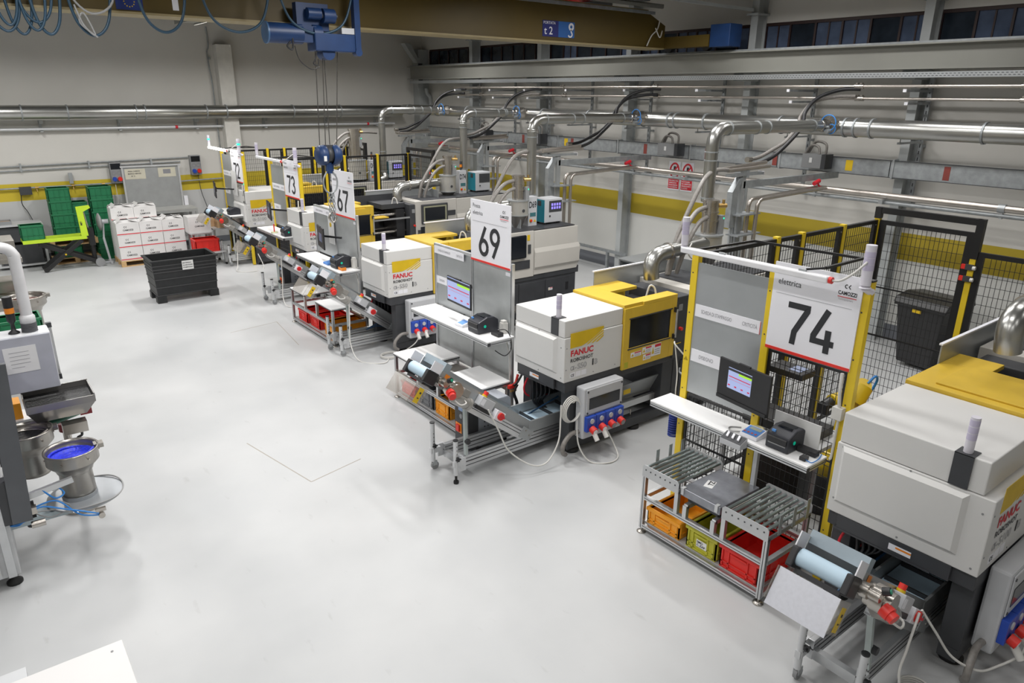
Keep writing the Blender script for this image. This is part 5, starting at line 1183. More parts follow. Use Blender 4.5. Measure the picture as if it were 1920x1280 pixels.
printer(5.14, 14.05, 1.182, 'black label printer on the worktop at sign 73', 1.1)
printer(5.10, 17.4, 1.182, 'dark printer on the worktop below sign 72', 1.0, False)
t = thing('scale_display', 'white scale display with blue keypad beside the printer of station 74', 'scale', (4.99, 3.02, 1.162))
M().prism([(0, 0), (.15, 0), (.15, .06), (0, .03)], 0, .17, 'y').obj('body', signw, t, .006)
M().pbox((.012, .012, .0335), (1, 0, .2), (0, 1, 0), (-.2, 0, 1), .125, .146, .002).obj('blue_panel', PM('keypad_blue', (.08, .25, .65), .4), t)
M().pbox((.085, .025, .052), (1, 0, .2), (0, 1, 0), (-.2, 0, 1), .04, .11, .001).obj('display', PM('lcd', (.30, .33, .28), .3), t)
kb = M()
for i in range(4): kb.pbox((.03, .03+i*.035, .0395), (1, 0, .2), (0, 1, 0), (-.2, 0, 1), .018, .018, .002)
kb.obj('key', PM('key_red', (.5, .1, .1), .5), t)
t = thing('scale_display', 'white scale display with blue screen on the worktop at sign 69', 'scale', (4.66, 6.98, 1.202))
M().prism([(0, 0), (.14, 0), (.14, .06), (0, .03)], 0, .17, 'y').obj('body', signw, t, .006); M().pbox((.02, .02, .035), (1, 0, .2), (0, 1, 0), (-.2, 0, 1), .1, .11, .002).obj('blue_panel', PM('lcd_blue', (.15, .32, .70), .4, emit=.2), t)
t = thing('scale_display', 'blue and white scale display on the worktop at sign 67', 'scale', (4.78, 11.2, 1.182))
M().prism([(0, 0), (.14, 0), (.14, .05), (0, .03)], 0, .18, 'y').obj('body', PM('keypad_blue', (.08, .25, .65)), t, .006)
t = thing('tape_roll', 'cream roll of tape lying behind the scale display of station 74', 'tape', (5.14, 3.12, 1.16))
M().lathe([(.045, 0), (.06, 0), (.06, .05), (.045, .05), (.045, 0)], (0, 0, .002), 20).obj('roll', PM('tape_cream', (.62, .56, .30), .5), t)
cable('small_cable', 'short grey cable on the worktop of station 74', [(5.02, 3.20, 1.18), (4.99, 3.28, 1.166), (5.05, 3.33, 1.166), (5.12, 3.26, 1.168)], .006, cableg)
t = thing('switch_box', 'small white box with three black and white rotary switches under the worktop of station 74', 'switch', (4.84, 3.07, 1.10))
M().prism([(0, 0), (.10, .0), (.10, .09), (0, .05)], 0, .21, 'y').obj('body', lgrey, t, .004)
M().pbox((.002, .004, .052), (1, 0, .4), (0, 1, 0), (-.4, 0, 1), .09, .20, .003).obj('face', dark, t)
for i in range(3): M().pbox((.025, .035+i*.055, .068), (1, .3, .4), (0, 1, 0), (-.4, 0, 1), .05, .02, .012).obj('rotary_switch', signw, t)
o = B(5.225, 2.60, 1.162, 5.232, 3.02, 1.40).obj('paper_sheet', paper); tag(o, 'sheet of paper standing behind the printer of station 74', 'paper')
t = thing('power_adapter', 'black power adapter with small plug on the near end of the worktop of station 74', 'adapter', (5.12, 2.56, 1.162))
M().box(0, 0, 0, .07, .17, .045).obj('brick', black, t, .006); M().box(-.12, .02, 0, -.06, .07, .03).tube([(-.06, .05, .015), (-.02, .06, .03), (.02, .02, .02)], .005, 6).obj('plug', black, t)
M().tube([(-.1, .02, .01), (-.1, -.03, .008), (.0, -.03, .008), (.1, .0, .008)], .004, 6).obj('blue_wire', bluehose, t)
t = thing('power_adapter', 'black power adapter beside the printer at sign 69', 'adapter', (4.80, 6.42, 1.202))
M().box(0, 0, 0, .08, .15, .05).obj('brick', black, t, .006); M().tube([(.05, .1, .05), (.1, .0, .08), (.14, -.05, .0), (.14, -.07, -.15), (.05, -.06, -.22), (-.05, .0, -.15)], .006, 6).obj('cable', black, t)
t = thing('tape_dispenser', 'orange tape dispenser beside the printer at sign 67', 'dispenser', (4.80, 10.68, 1.182)); M().box(0, 0, 0, .08, .15, .05).obj('body', orangel, t, .006); M().box(.0, .02, .05, .08, .13, .06).obj('top', dark, t)
t = thing('pen_holder', 'red and black pen standing in a yellow holder at sign 73', 'holder', (5.14, 14.62, 1.182))
M().cyl((0, 0, 0), (0, 0, .02), .07, 16).obj('base', PM('holder_yellow', (.6, .62, .4), .5), t); M().cyl((0, 0, .02), (0, 0, .18), .012, 8).obj('pen', redp, t)
o = thing('hanging_papers', 'sheets of paper clipped askew to the board of sign 72', 'paper', (5.38, 17.95, 1.75))
M().pbox((0, 0, 0), (0, -.9, -.3), (0, -.3, .9), (-1, 0, 0), .28, .36, .004).obj('sheet', paper, o); M().box(-.01, -.45, -.15, -.006, -.1, .42).obj('sheet', paper, o)
o = thing('hanging_papers', 'white document pouch with a yellow tag hanging on the board of sign 67', 'paper', (5.09, 11.62, 1.5))
B(-.02, -.12, -.05, -.012, .10, .42).obj('pouch', paper, o); C((-.022, -.0, .28), (-.02, -.0, .28), .04, 14).obj('yellow_tag', yelsign, o)
# ================================================================ GUARD FENCES
def fence(x0, y, offs, gate, lab, extra=None, H=2.58):
    t = thing('guard_fence', lab, 'fence', (x0, y, 0)); o = list(offs)
    for i, a in enumerate(o):
        b_ = M().box(a-.03, -.03, 0.01, a+.03, .03, H).obj('yellow_post', postyel, t, .002)
        B(a-.04, -.05, 0, a+.04, .05, .012).obj('post_foot', postyel, b_)
    pr = [0]+o
    for a, c in zip(pr[:-1], pr[1:]):
        M().box(a+.03, -.02, .12, a+.07, .02, H-.02).box(c-.10, -.02, .12, c-.03, .02, H-.02).box(a+.07, -.02, H-.06, c-.10, .02, H-.02).box(a+.07, -.02, .12, c-.10, .02, .15).obj('panel_frame', blackp, t)
        C((c-.065, -.024, H-.08), (c-.065, -.02, H-.08), .012, 8).obj('bolt', steel, t)
        mesh_panel(t, (a+.07, 0), (c-.10, 0), .15, H-.06, False)
        M().box(a+.07, -.006, H*.55, c-.10, .006, H*.55+.014).obj('brace_bar', blackp, t)
    c = o[-1]; g = gate
    # gate running towards the camera side
    M().box(c-.035, -.035, H, c+.035, .035, H+.13).box(c-.035, -g-.04, H-.30, c+.035, -g+.035, H+.13).obj('gate_frame_post', blackp, t)
    B(c-.03, -g, H+.06, c+.03, -.035, H+.13).obj('gate_lintel', blackp, t)
    gp = M().box(c-.02, -.10, .1, c+.02, -.035, H-.02).box(c-.02, -g+.035, .1, c+.02, -g+.11, H-.02).box(c-.02, -g+.11, H-.07, c+.02, -.10, H-.02).box(c-.02, -g+.11, .1, c+.02, -.10, .14)
    gp.box(c-.008, -g+.11, 1.75, c+.008, -.10, 1.765).box(c-.008, -g+.11, 1.15, c+.008, -.10, 1.165).obj('gate_leaf', blackp, t)
    mesh_panel(t, (c, -g+.11), (c, -.10), .14, H-.07, False)
    po = B(c-.03, -g-.03, 0, c+.03, -g+.03, H-.30+.16).obj('yellow_post', postyel, t, .002)
    for z in (2.16, 2.03):
        M().box(c-.06, -g-.03, z, c-.03, -g+.05, z+.06).obj('interlock_switch', dark, t); B(c-.06, -g+.05, z+.005, c-.03, -g+.09, z+.055).obj('red_actuator', redp, t); C((c-.07, -g-.03, z+.03), (c-.07, -g-.06, z+.03), .022, 8).obj('white_plug', cablew, t)
    if extra:
        M().box(c-.02, -g-.10, .1, c+.02, -g-.035, H-.32+.1).box(c-.02, -extra, H-.27, c+.02, -g-.10, H-.22).box(c-.02, -extra, .1, c+.02, -extra+.05, H-.27).obj('panel_frame', blackp, t)
        B(c-.03, -extra-.06, 0, c+.03, -extra, H-.2).obj('yellow_post', postyel, t)
        mesh_panel(t, (c, -extra+.05), (c, -g-.10), .14, H-.27, False)
    return t
fence(5.29, 4.06, (1.3, 1.76, 2.60, 3.40), 1.10, 'black and yellow mesh guard fence behind the number 74 board', 2.1)
fence(5.52, 15.66, (1.30, 1.76, 2.60, 3.44), 1.15, 'black and yellow mesh guard fence behind sign 73 and sign 67')
fence(5.50, 18.72, (1.10, 1.54, 2.34, 3.28), 1.15, 'black and yellow mesh guard fence nearest the back wall')
# ---------------------------------------------------------------- inside the enclosure 74
t = thing('robot_arm', 'yellow six-axis robot arm standing behind the number 74 board', 'robot', (6.35, 3.05, 0))
M().lathe([(0, 0), (.16, 0), (.16, .04), (.11, .08), (.11, .35), (.12, .40), (0, .40)], (0, 0, 0), 24).obj('base', dark, t)
M().lathe([(0, .0), (.12, 0), (.125, .12), (.10, .20), (0, .22)], (0, 0, .40), 24).obj('turret', robotyel, t)
M().bar((0, -.05, .55), (.12, -.05, 1.12), .10, .15).cyl((.0, -.12, .58), (0, .06, .58), .09, 20).cyl((.12, -.12, 1.12), (.12, .08, 1.12), .085, 20).obj('lower_arm', robotyel, t, .02)
M().cyl((.14, -.08, 1.14), (.26, -.09, 1.29), .10, 20).cyl((.26, -.09, 1.29), (.34, -.05, 1.22), .085, 18, .05).obj('elbow_housing', robotyel, t)
M().cyl((.20, -.08, 1.22), (-.12, .0, 1.20), .075, 20, .065).obj('forearm', robotyel, t)
C((.08, -.05, 1.22), (.04, -.04, 1.22), .082, 20).obj('joint_ring', black, t); M().cyl((-.12, 0, 1.20), (-.2, .02, 1.17), .05, 16).box(-.25, -.03, 1.10, -.19, .06, 1.2).obj('wrist', black, t)
M().tube([(.30, -.12, 1.32), (.38, -.14, 1.38), (.46, -.13, 1.32), (.44, -.1, 1.2), (.36, -.06, 1.14)], .012, 8).obj('blue_air_hose', bluehose, t)
t = thing('cell_table', 'aluminium framed table with black boxes inside the robot cell of station 74', 'table', (5.55, 2.75, 0))
for (xx, yy) in ((0, 0), (0, .95), (.45, 0), (.45, .95)): B(xx, yy, 0, xx+.04, yy+.04, .98).obj('leg', alu, t)
M().box(0, 0, .98, .49, .99, 1.02).obj('top_frame', alup, t); M().box(.02, .1, 1.02, .4, .8, 1.10).box(.1, .2, .3, .4, .8, .7).obj('black_box', black, t)
M().box(.05, .3, 1.10, .25, .5, 1.11).obj('panel', lgrey, t)
t = thing('teach_pendant', 'black teach pendant with small screen on a bracket behind the fence of station 74', 'controller', (5.45, 2.95, 1.62))
M().box(0, 0, 0, .22, .34, .06).obj('body', black, t, .01); B(.04, .05, .06, .18, .16, .063).obj('screen', PM('pendant_screen', (.3, .35, .5), .3), t)
t = thing('spiral_air_hose', 'blue spiral air hose hanging at the far yellow post of station 74', 'hose', (5.38, 4.19, .22)); hm = M()
hm.tube([(.055*math.cos(R(a)), .055*math.sin(R(a)), .42+a*.00007) for a in range(0, 4320, 40)], .011, 6, 2); hm.obj('spiral', PM('spiral_blue', (.01, .03, .22), .4), t)
M().tube([(0, -.05, 1.3), (-.04, .05, 1.4), (.02, .1, 1.38), (.03, .05, 1.1), (-.03, .0, .9), (.0, .0, .72)], .007, 6).obj('tail', cablew, t)
M().bar((-.09, -.16, 1.12), (0, 0, 1.12), .012).bar((0, 0, 1.12), (0, 0, 1.16), .012).obj('hook', galvdull, t)
# wheelie bin behind the gate
t = thing('wheelie_bin', 'black two-wheeled rubbish bin against the long wall behind the mesh gate', 'bin', (11.05, 3.98, 0), R(-6))
wbm = M(); 
wbm._a([(.08, .10, .06), (.62, .10, .06), (.62, .62, .06), (.08, .62, .06), (0, 0, .98), (.72, 0, .98), (.72, .72, .98), (0, .72, .98)], [(0, 3, 2, 1), (0, 1, 5, 4), (1, 2, 6, 5), (2, 3, 7, 6), (3, 0, 4, 7), (4, 5, 6, 7)])
wbm.obj('body', PM('bin_black', (.022, .022, .023), .45, var=.1), t, .02)
M().box(-.03, -.03, .96, .75, .75, 1.0).obj('rim', PM('bin_black', (0,0,0)), t, .01)
M().prism([(-.05, 1.0), (.78, 1.0), (.74, 1.09), (.30, 1.14), (.02, 1.09)], -.04, .76, 'y').obj('lid', PM('bin_lid', (.018, .018, .018), .4), t, .015)
M().cyl((.74, .02, .98), (.74, .7, .98), .018, 10).obj('handle', black, t)
for yy in (.02, .66): C((.62, yy, .10), (.62, yy+.05, .10), .10, 20).obj('wheel', rubber, t)
B(-.036, .32, .90, -.03, .45, .95).obj('yellow_sticker', yelsign, t)
M().tube([(.2, -.05, .98), (.3, -.07, .93), (.4, -.06, .96), (.45, -.05, 1.05)], .014, 6).obj('blue_tape', PM('blue_tape', (.03, .12, .6), .5), t)
# ================================================================ BACK OF THE HALL
t = thing('pallet_bin', 'large black plastic pallet bin with a white label', 'bin', (2.76, 14.78, 0)); W, D, H = 1.22, .74, .85
bm_ = M(); a = .05
bm_._a([(a, a, .13), (W-a, a, .13), (W-a, D-a, .13), (a, D-a, .13), (.01, .01, H), (W-.01, .01, H), (W-.01, D-.01, H), (.01, D-.01, H)], [(0, 3, 2, 1), (0, 1, 5, 4), (1, 2, 6, 5), (2, 3, 7, 6), (3, 0, 4, 7)])
bm_._a([(a, a, .15), (W-a, a, .15), (W-a, D-a, .15), (a, D-a, .15), (.04, .04, H), (W-.04, .04, H), (W-.04, D-.04, H), (.04, D-.04, H)], [(0, 1, 2, 3), (0, 4, 5, 1), (1, 5, 6, 2), (2, 6, 7, 3), (3, 7, 4, 0)])
bm_.obj('body', crateblk, t)
M().box(-.02, -.02, H-.03, .04, D+.02, H).box(W-.04, -.02, H-.03, W+.02, D+.02, H).box(.04, -.02, H-.03, W-.04, .04, H).box(.04, D-.04, H-.03, W-.04, D+.02, H).obj('rim', crateblk, t, .004)
for z, o_ in ((.14, .052), (.30, .043), (.46, .035), (.60, .027), (.66, .023), (.73, .019)):
    M().box(o_-.012, o_-.012, z, W-o_+.012, o_+.02, z+.018).box(o_-.012, D-o_-.02, z, W-o_+.012, D-o_+.012, z+.018).box(o_-.012, o_+.02, z, o_+.02, D-o_-.02, z+.018).box(W-o_-.02, o_+.02, z, W-o_+.012, D-o_-.02, z+.018).obj('rib', PM('crate_edge', (.05, .05, .052), .5), t)
for (x, y) in ((.03, .03), (W-.2, .03), (.03, D-.2), (W-.2, D-.2)): B(x, y, 0, x+.17, y+.17, .135).obj('foot', crateblk, t, .004)
lb = B(.55, -.008, .62, .76, -.002, .80).obj('label', paper, t)
for i, s in enumerate(('MATERIALE', 'DA MACINARE', 'STAMPAGGIO')): text(lb, s, (.565, -.009, .745-.045*i), (1,0,0), (0,0,1), .022, ink, bold=.02, maxw=.18)

def pallet(x, y, lx, ly, lab, z=0):
    t = thing('wooden_pallet', lab, 'pallet', (x, y, z))
    for i in range(3):
        for j in range(3): B(i*(lx-.1)/2, j*(ly-.1)/2, .02, i*(lx-.1)/2+.1, j*(ly-.1)/2+.1, .10).obj('block', wood, t)
    for j in range(3): B(0, j*(ly-.1)/2, 0, lx, j*(ly-.1)/2+.1, .02).obj('bottom_board', wood, t)
    for i in range(3): B(i*(lx-.1)/2, 0, .10, i*(lx-.1)/2+.1, ly, .12).obj('stringer', wood, t)
    for j in range(5): B(0, j*(ly-.1)/4, .12, lx, j*(ly-.1)/4+.1, .14).obj('top_board', wood, t)
pallet(2.86, 18.6, 1.5, .84, 'wooden pallet under the stacked white cartons')
def carton_box(x, y, z, lab, openf=False, W=.49, D=.40, H=.295, mt=None, stripe=True, rz=0, logo_=True):
    t = thing('carton', lab, 'box', (x, y, z), rz); mt = mt or carton
    if openf:
        M().box(0, 0, 0, W, D, .006).box(0, 0, .006, .006, D, H-.01).box(W-.006, 0, .006, W, D, H-.01).box(.006, 0, .006, W-.006, .006, H-.01).box(.006, D-.006, .006, W-.006, D, H-.01).obj('body', mt, t)
        for i, (o_, u, v, L_, f_) in enumerate((((0, 0, H-.01), (1,0,0), (0, .97, .25), W, D*.48), ((0, D, H-.01), (1,0,0), (0, -.9, .42), W, D*.42), ((0, 0, H-.008), (0,1,0), (.75, 0, .66), D, .15), ((W, 0, H-.008), (0,1,0), (-.95, 0, .3), D, .2))):
            M().pbox(o_, u, v, Vector(u).cross(Vector(v)), L_, f_, .004).obj('flap', mt if i % 2 == 0 else (mt if stripe else kraft), t)
    else: B(0, 0, 0, W-.004, D-.004, H-.004).obj('body', mt, t, .004)
    if stripe: B(-.001, -.0015, .022, W-.004, -.0002, .042).obj('red_stripe', red, t)
    if logo_:
        logo(t, (W*.36, -.0003, H*.66), (1,0,0), (0,0,1), .042); text(t, 'CAMOZZI', (W*.27, -.0003, H*.36), (1,0,0), (0,0,1), .036, ink, bold=.03, maxw=.22)
    return t
cn = ['left', 'middle', 'right']; rn = ['bottom', 'second', 'third']
for c in range(3):
    for r_ in range(3):
        carton_box(2.87+c*.495, 18.62+(.01 if r_ else 0), .141+r_*.295, 'white carton with red stripe, %s column, %s layer of the pallet stack' % (cn[c], rn[r_]), openf=(r_ == 2))
for c in range(2):
    for r_ in range(4):
        carton_box(2.87+c*.495, 19.03, .141+r_*.295, ('white carton with red stripe, topmost %s of the pallet stack' % ('left' if c == 0 else 'right')) if r_ == 3 else 'white carton with red stripe in the %s column, back row, %s layer' % (cn[c], rn[r_]), openf=(r_ == 3), stripe=True)
# green crate stacks
def gstack(x, y, n, lab, z0=0, lx=.58, h=.285, t0=''):
    for i in range(n):
        crate(x, y, z0+i*h, lx, .42, h+.0, greencr, ('green crate, %s' % lab) + (', topmost' if i == n-1 else ', level %s from the floor' % ['one', 'two', 'three', 'four', 'five', 'six'][i]), grp='green stacking crates by the back wall')
pallet(1.62, 19.78, 1.0, .5, 'wooden pallet under the left green crate stack behind the lift table')
pallet(1.62, 19.78, 1.0, .5, 'upper wooden pallet between the green crates behind the lift table', .43)
for i in range(1): crate(1.70, 19.82, .141, .58, .42, .285, greencr, 'green crate between the two wooden pallets behind the lift table')
for i in range(4): crate(1.76, 19.82, .571+i*.30, .46, .42, .30, greencr, 'green crate of the left stack by the back wall, %s' % ['lowest above the pallet', 'second from below', 'second from the top', 'topmost'][i], grp='green stacking crates by the back wall')
for i in range(3): crate(2.19, 19.90, .571+i*.28, .36, .40, .28, greencr, 'green crate of the short middle stack behind the lime lift table, %s' % ['lowest', 'middle one', 'topmost'][i], grp='green stacking crates by the back wall')
for i in range(6): crate(2.60, 19.80, i*.292, .50, .42, .292, greencr, 'green crate of the tall right stack beside the fan, %s' % ['on the floor', 'second from the floor', 'third from the floor', 'third from the top', 'second from the top', 'topmost'][i], grp='green stacking crates by the back wall')
crate(1.05, 19.05, .755, .45, .38, .32, greencr, 'green crate standing on the left end of the lime lift table')
# lime scissor lift table
t = thing('scissor_lift_table', 'lime green scissor lift table with black legs', 'lift table', (1.05, 19.0, 0))
M().box(0, 0, .68, 1.25, .08, .75).box(0, .42, .68, 1.25, .50, .75).box(.0, .08, .70, .08, .42, .74).box(1.17, .08, .70, 1.25, .42, .74).obj('fork_frame', lime, t, .004)
M().prism([(1.15, .75), (1.29, .75), (1.26, 1.30), (1.42, 1.38), (1.40, 1.44), (1.13, 1.42)], 0, .06, 'y').obj('backrest', lime, t)
text(t, 'MIT', (1.205, -.002, 1.0), (0,0,1), (-1,0,0), .04, ink, bold=.03)
for yy in (.04, .42):
    M().bar((.36, yy, .06), (1.15, yy, .66), .06, .09).obj('scissor_leg', blackp, t, .006); M().bar((.30, yy+.05, .64), (1.42, yy+.05, .10), .06, .09).obj('scissor_leg', blackp, t, .006)
    C((.34, yy-.04, .05), (.34, yy+.04, .05), .05, 14).obj('roller', rubber, t); C((1.44, yy-.03, .10), (1.44, yy+.03, .10), .10, 20).obj('wheel', mgrey, t)
C((.77, -.01, .37), (.77, .01, .37), .02, 10).obj('pivot', yelsign, t)
M().cyl((1.36, .2, .1), (1.36, .2, .75), .05, 12).box(1.30, .1, .5, 1.42, .3, .9).obj('hydraulic_pump', blackp, t)
M().tube([(1.35, .2, .75), (1.30, .12, 1.1), (1.27, .1, 1.35)], .02, 8).tube([(1.27, .02, 1.37), (1.27, .2, 1.37)], .016, 8).obj('handle', steel, t)
# fan
t = thing('pedestal_fan', 'grey pedestal fan turned edge-on between the green crates and the cartons', 'fan', (2.74, 19.3, 0))
M().box(-.20, -.02, .01, .06, .02, .05).box(-.02, -.2, .01, .02, .2, .05).obj('base', lgrey, t)
M().bar((.0, 0, .05), (-.06, 0, .62), .045).bar((-.06, 0, .6), (-.02, 0, .96), .035).obj('pole', lgrey, t)
for sx in (-.18, .04): C((sx, -.015, .015), (sx, .015, .015), .03, 10).obj('castor', rubber, t)
M().lathe([(0, -.05), (.12, -.045), (.20, -.01), (.205, .01), (.12, .045), (.0, .05)], (-.10, 0, 1.0), 28, 'x').obj('cage', PM('fan_cage', (.28, .28, .28), .5), t)
M().cyl((-.05, 0, 1.0), (.09, 0, 1.0), .055, 16).obj('motor', lgrey, t)
# work table with galvanised notice board
t = thing('work_table', 'grey metal work table below the galvanised notice board', 'table', (3.42, 19.65, 0))
B(0, 0, 1.07, 1.55, .65, 1.10).obj('top', PM('table_grey', (.42, .42, .40), .5), t, .003)
for (x, y) in ((.0, 0), (1.5, 0), (0, .60), (1.5, .60)): B(x, y, 0, x+.05, y+.05, 1.07).obj('leg', PM('table_leg_grey', (.38, .39, .38), .5), t)
M().box(.05, .0, 1.01, 1.5, .03, 1.07).obj('apron', PM('table_leg_grey', (0,0,0)), t); B(.03, .05, .28, 1.52, .60, .30).obj('lower_shelf', PM('table_leg_grey', (0,0,0)), t)
B(.3, .3, .30, 1.1, .58, .75).obj('dark_box', dark, t)
t = thing('notice_board', 'galvanised sheet notice board with two printed papers', 'board', (3.50, 20.32, 0))
B(0, 0, .90, 1.28, .02, 2.12).obj('sheet', PM('sheet_dull', (.36, .37, .37), .5, .3), t)
M().box(-.04, -.02, .9, 0, .04, 2.15).box(1.28, -.02, .9, 1.32, .04, 2.15).box(-.06, -.03, 2.12, 1.36, .04, 2.16).obj('frame', alup, t)
p1 = B(.03, -.006, 1.83, .50, -.001, 2.08).obj('paper', PM('paper_cream', (.60, .57, .46), .7), t); p2 = B(.80, -.006, 1.85, 1.22, -.001, 2.08).obj('paper', PM('paper_cream', (0,0,0)), t)
for i, s in enumerate(('AREA CARICO', 'BANCO SERVIZI', 'N° 3')): text(p1, s, (.10+.07*(i == 2), -.007, 2.01-.06*i), (1,0,0), (0,0,1), .03, ink, bold=.02, maxw=.32)
B(.92, -.008, 1.93, 1.10, -.006, 2.04).obj('drawing', inkgrey, p2)
B(1.33, -.05, 1.08, 1.42, .06, 1.34).obj('socket_strip', signw, t)
# red crate and white carton near the black bin
t = thing('low_dolly', 'low metal dolly carrying the red crate behind the black bin', 'dolly', (4.22, 17.55, 0))
M().box(0, 0, .30, .75, .6, .33).obj('top', alup, t)
for (x, y) in ((.0, 0), (.7, 0), (0, .55), (.7, .55)): B(x, y, .06, x+.05, y+.05, .30).obj('leg', alu, t); C((x+.025, y+.01, .03), (x+.025, y+.04, .03), .03, 10).obj('castor', rubber, t)
crate(4.30, 17.62, .331, .56, .42, .30, redcr, 'bright red crate on the low dolly behind the black bin')
t = thing('low_shelf', 'low grey shelf behind the red crate', 'shelf', (4.38, 18.20, 0)); M().box(0, 0, .66, .50, .5, .69).obj('top', alup, t); M().box(0.03, 0.03, 0, .08, .08, .66).box(.43, .03, 0, .48, .08, .66).box(.03, .4, 0, .08, .45, .66).box(.43, .4, 0, .48, .45, .66).obj('leg', alu, t)
carton_box(4.36, 18.26, .691, 'white carton with small emblem standing behind the red crate', W=.52, D=.4, H=.40, stripe=False)
t = thing('kraft_box_shelf', 'small grey table carrying brown cartons left of the machine at sign 72', 'table', (4.92, 18.3, 0))
M().box(0, 0, .72, .8, .6, .75).obj('top', alup, t); M().box(.02, .02, 0, .06, .06, .72).box(.74, .02, 0, .78, .06, .72).box(.02, .54, 0, .06, .58, .72).box(.74, .54, 0, .78, .58, .72).obj('leg', alu, t)
for i, (x, y, lab) in enumerate(((4.94, 18.62, 'open brown carton lit by the lamp tube, back one of two'), (5.05, 18.32, 'open brown carton lit by the lamp tube, front one of two'))):
    carton_box(x, y, .752, lab, True, .42, .26, .22, PM('kraft_light', (.62, .40, .22), .7), False, 0, False)

# ================================================================ LEFT MACHINE LINE
t = thing('assembly_machine', 'grey assembly machine with dark violet window panels at the left edge', 'machine', (-1.47, 6.40, 0))
M().box(0, .02, .12, 1.33, 2.4, .82).obj('lower_cabinet', PM('cab_pale', (.50, .51, .52), .4, .2), t, .008)
M().box(1.30, -.01, .60, 1.40, .10, .98).box(1.30, 2.3, .1, 1.38, 2.4, 2.4).obj('dark_column', dark, t)
M().bar((1.48, 0.0, 1.95), (1.42, .0, .60), .05, .14).obj('slanted_frame', PM('frame_dark_grey', (.10, .105, .115), .4, .3), t)
M().box(1.24, .0, .12, 1.30, .05, 2.0).box(1.28, .05, 1.9, 1.33, 2.3, 1.96).box(1.28, .05, .82, 1.33, 2.3, .88).box(0, .0, 1.92, 1.3, .05, 1.98).obj('aluminium_frame', alu, t, .003)
M().box(1.30, .07, .90, 1.305, 1.1, 1.88).obj('window_panel', PM('window_violet', (.16, .15, .26), .1, alpha=.4), t); M().box(1.30, 1.15, .90, 1.305, 2.25, 1.88).obj('window_panel', MATS['window_violet'], t)
M().box(.02, -.005, .14, 1.2, .0, .8).obj('front_door', PM('cab_pale', (0,0,0)), t)
for yy in (.12, 2.25): M().lathe([(0, 0), (.06, 0), (.06, .02), (.02, .05), (.015, .12), (0, .12)], (1.27, yy, 0), 16).obj('foot', rubber, t)
M().box(1.31, .10, .55, 1.37, .55, .60).obj('handle_rail', alu, t)
# vibratory bowl feeders
def bowl(x, y, z, r, fill, lab, k=1.0, deck=True):
    t = thing('bowl_feeder', lab, 'feeder', (x, y, z)); st = PM('bowl_steel', (.36, .34, .31), .3, .9, var=.1)
    M().lathe([(0, 0), (r*.62, 0), (r*.62, .03), (r*.60, .20), (r*.66, .22)], (0, 0, 0), 32).obj('drive_base', st, t)
    M().lathe([(r*.66, .22), (r*.70, .25), (r*.92, .30), (r*.96, .31), (r*.96, .40), (r*1.0, .41), (r*1.0, .425), (r*.93, .425), (r*.90, .40), (r*.88, .34), (r*.72, .335), (r*.72, .30), (0, .295)], (0, 0, 0), 36).obj('bowl', st, t)
    stuff(M().lathe([(r*.86, .36), (r*.70, .352), (r*.66, .338), (r*.3, .35), (0, .355)], (0, 0, 0), 24).obj('parts_fill', fill, t))
    sp = M().tube([(r*(.80+.02*i/12)*math.cos(R(i*28)), r*(.80+.02*i/12)*math.sin(R(i*28)), .34+.006*i) for i in range(13)], .012, 6).obj('spiral_track', fill if fill is bluepart else steel, t)
    for a in range(0, 360, 60): C((r*.95*math.cos(R(a)), r*.95*math.sin(R(a)), .36), (r*1.0*math.cos(R(a)), r*1.0*math.sin(R(a)), .36), .009, 8).obj('bolt', steel, t)
    M().box(r*.8, -.04, .38, r*1.15, .04, .42).obj('outlet_chute', st, t)
    return t
bowl(.40, 6.78, .54, .215, bluepart, 'steel bowl feeder filled with bright blue caps')
bowl(.12, 7.22, .62, .21, blackpart, 'steel bowl feeder filled with black parts at the edge of the left machine')
fb = bowl(.53, 11.35, .88, .24, PM('reddish_caps', (.16, .08, .07), .5), 'distant empty steel bowl feeder behind the white support arm')
M().cyl((0, 0, -.02), (0, 0, 0), .17, 20).cyl((0, 0, -.86), (0, 0, -.02), .06, 14).cyl((0, 0, -.88), (0, 0, -.86), .18, 20).obj('stand', alup, fb)
t = thing('feeder_bracket', 'pale blue-grey bracket with round plate carrying the blue bowl feeder', 'bracket', (-.3, 6.78, 0))
M().box(.12, -.1, .40, .6, .10, .46).obj('arm', PM('bracket_pale', (.38, .45, .48), .4, .2), t)
M().cyl((.74, 0, .49), (.74, 0, .505), .30, 36).cyl((.70, 0, .505), (.70, 0, .54), .14, 24).cyl((.6, 0, .40), (.6, 0, .49), .1, 20).obj('round_plate', PM('plate_clear_grey', (.36, .38, .40), .3, .3), t)
M().tube([(.74+.3*math.cos(R(a)), .3*math.sin(R(a)), .51+.01*math.sin(R(a*3))) for a in range(-120, 150, 20)], .007, 6).tube([(.5, -.15, .5), (.35, -.2, .55), (.45, -.22, .48), (.6, -.2, .52), (.5, -.16, .6)], .006, 6).obj('cable', cableg, t)
C((.32, 0, .34), (.32, 0, .40), .05, 14).obj('clamp', dark, t)
t = thing('linear_rail', 'aluminium rail with blue air tubes below the blue bowl feeder', 'rail', (-.2, 6.5, .78))
M().bar((-.0, 0, -.06), (.55, -.03, .04), .04, .05).obj('rail', alu, t, .003)
M().tube([(.32, -.03, .02), (.40, -.05, -.08), (.47, -.04, -.06), (.42, -.02, .02)], .007, 6).tube([(.0, -.02, -.2), (.12, -.06, -.23), (.2, -.05, -.14), (.32, -.05, -.10), (.42, -.05, -.12), (.55, -.08, -.28), (.70, -.1, -.33)], .007, 6).tube([(.02, -.04, -.22), (.16, -.08, -.2), (.28, -.06, -.12), (.46, -.07, -.2), (.68, -.1, -.31)], .007, 6).obj('blue_air_tube', bluehose, t)
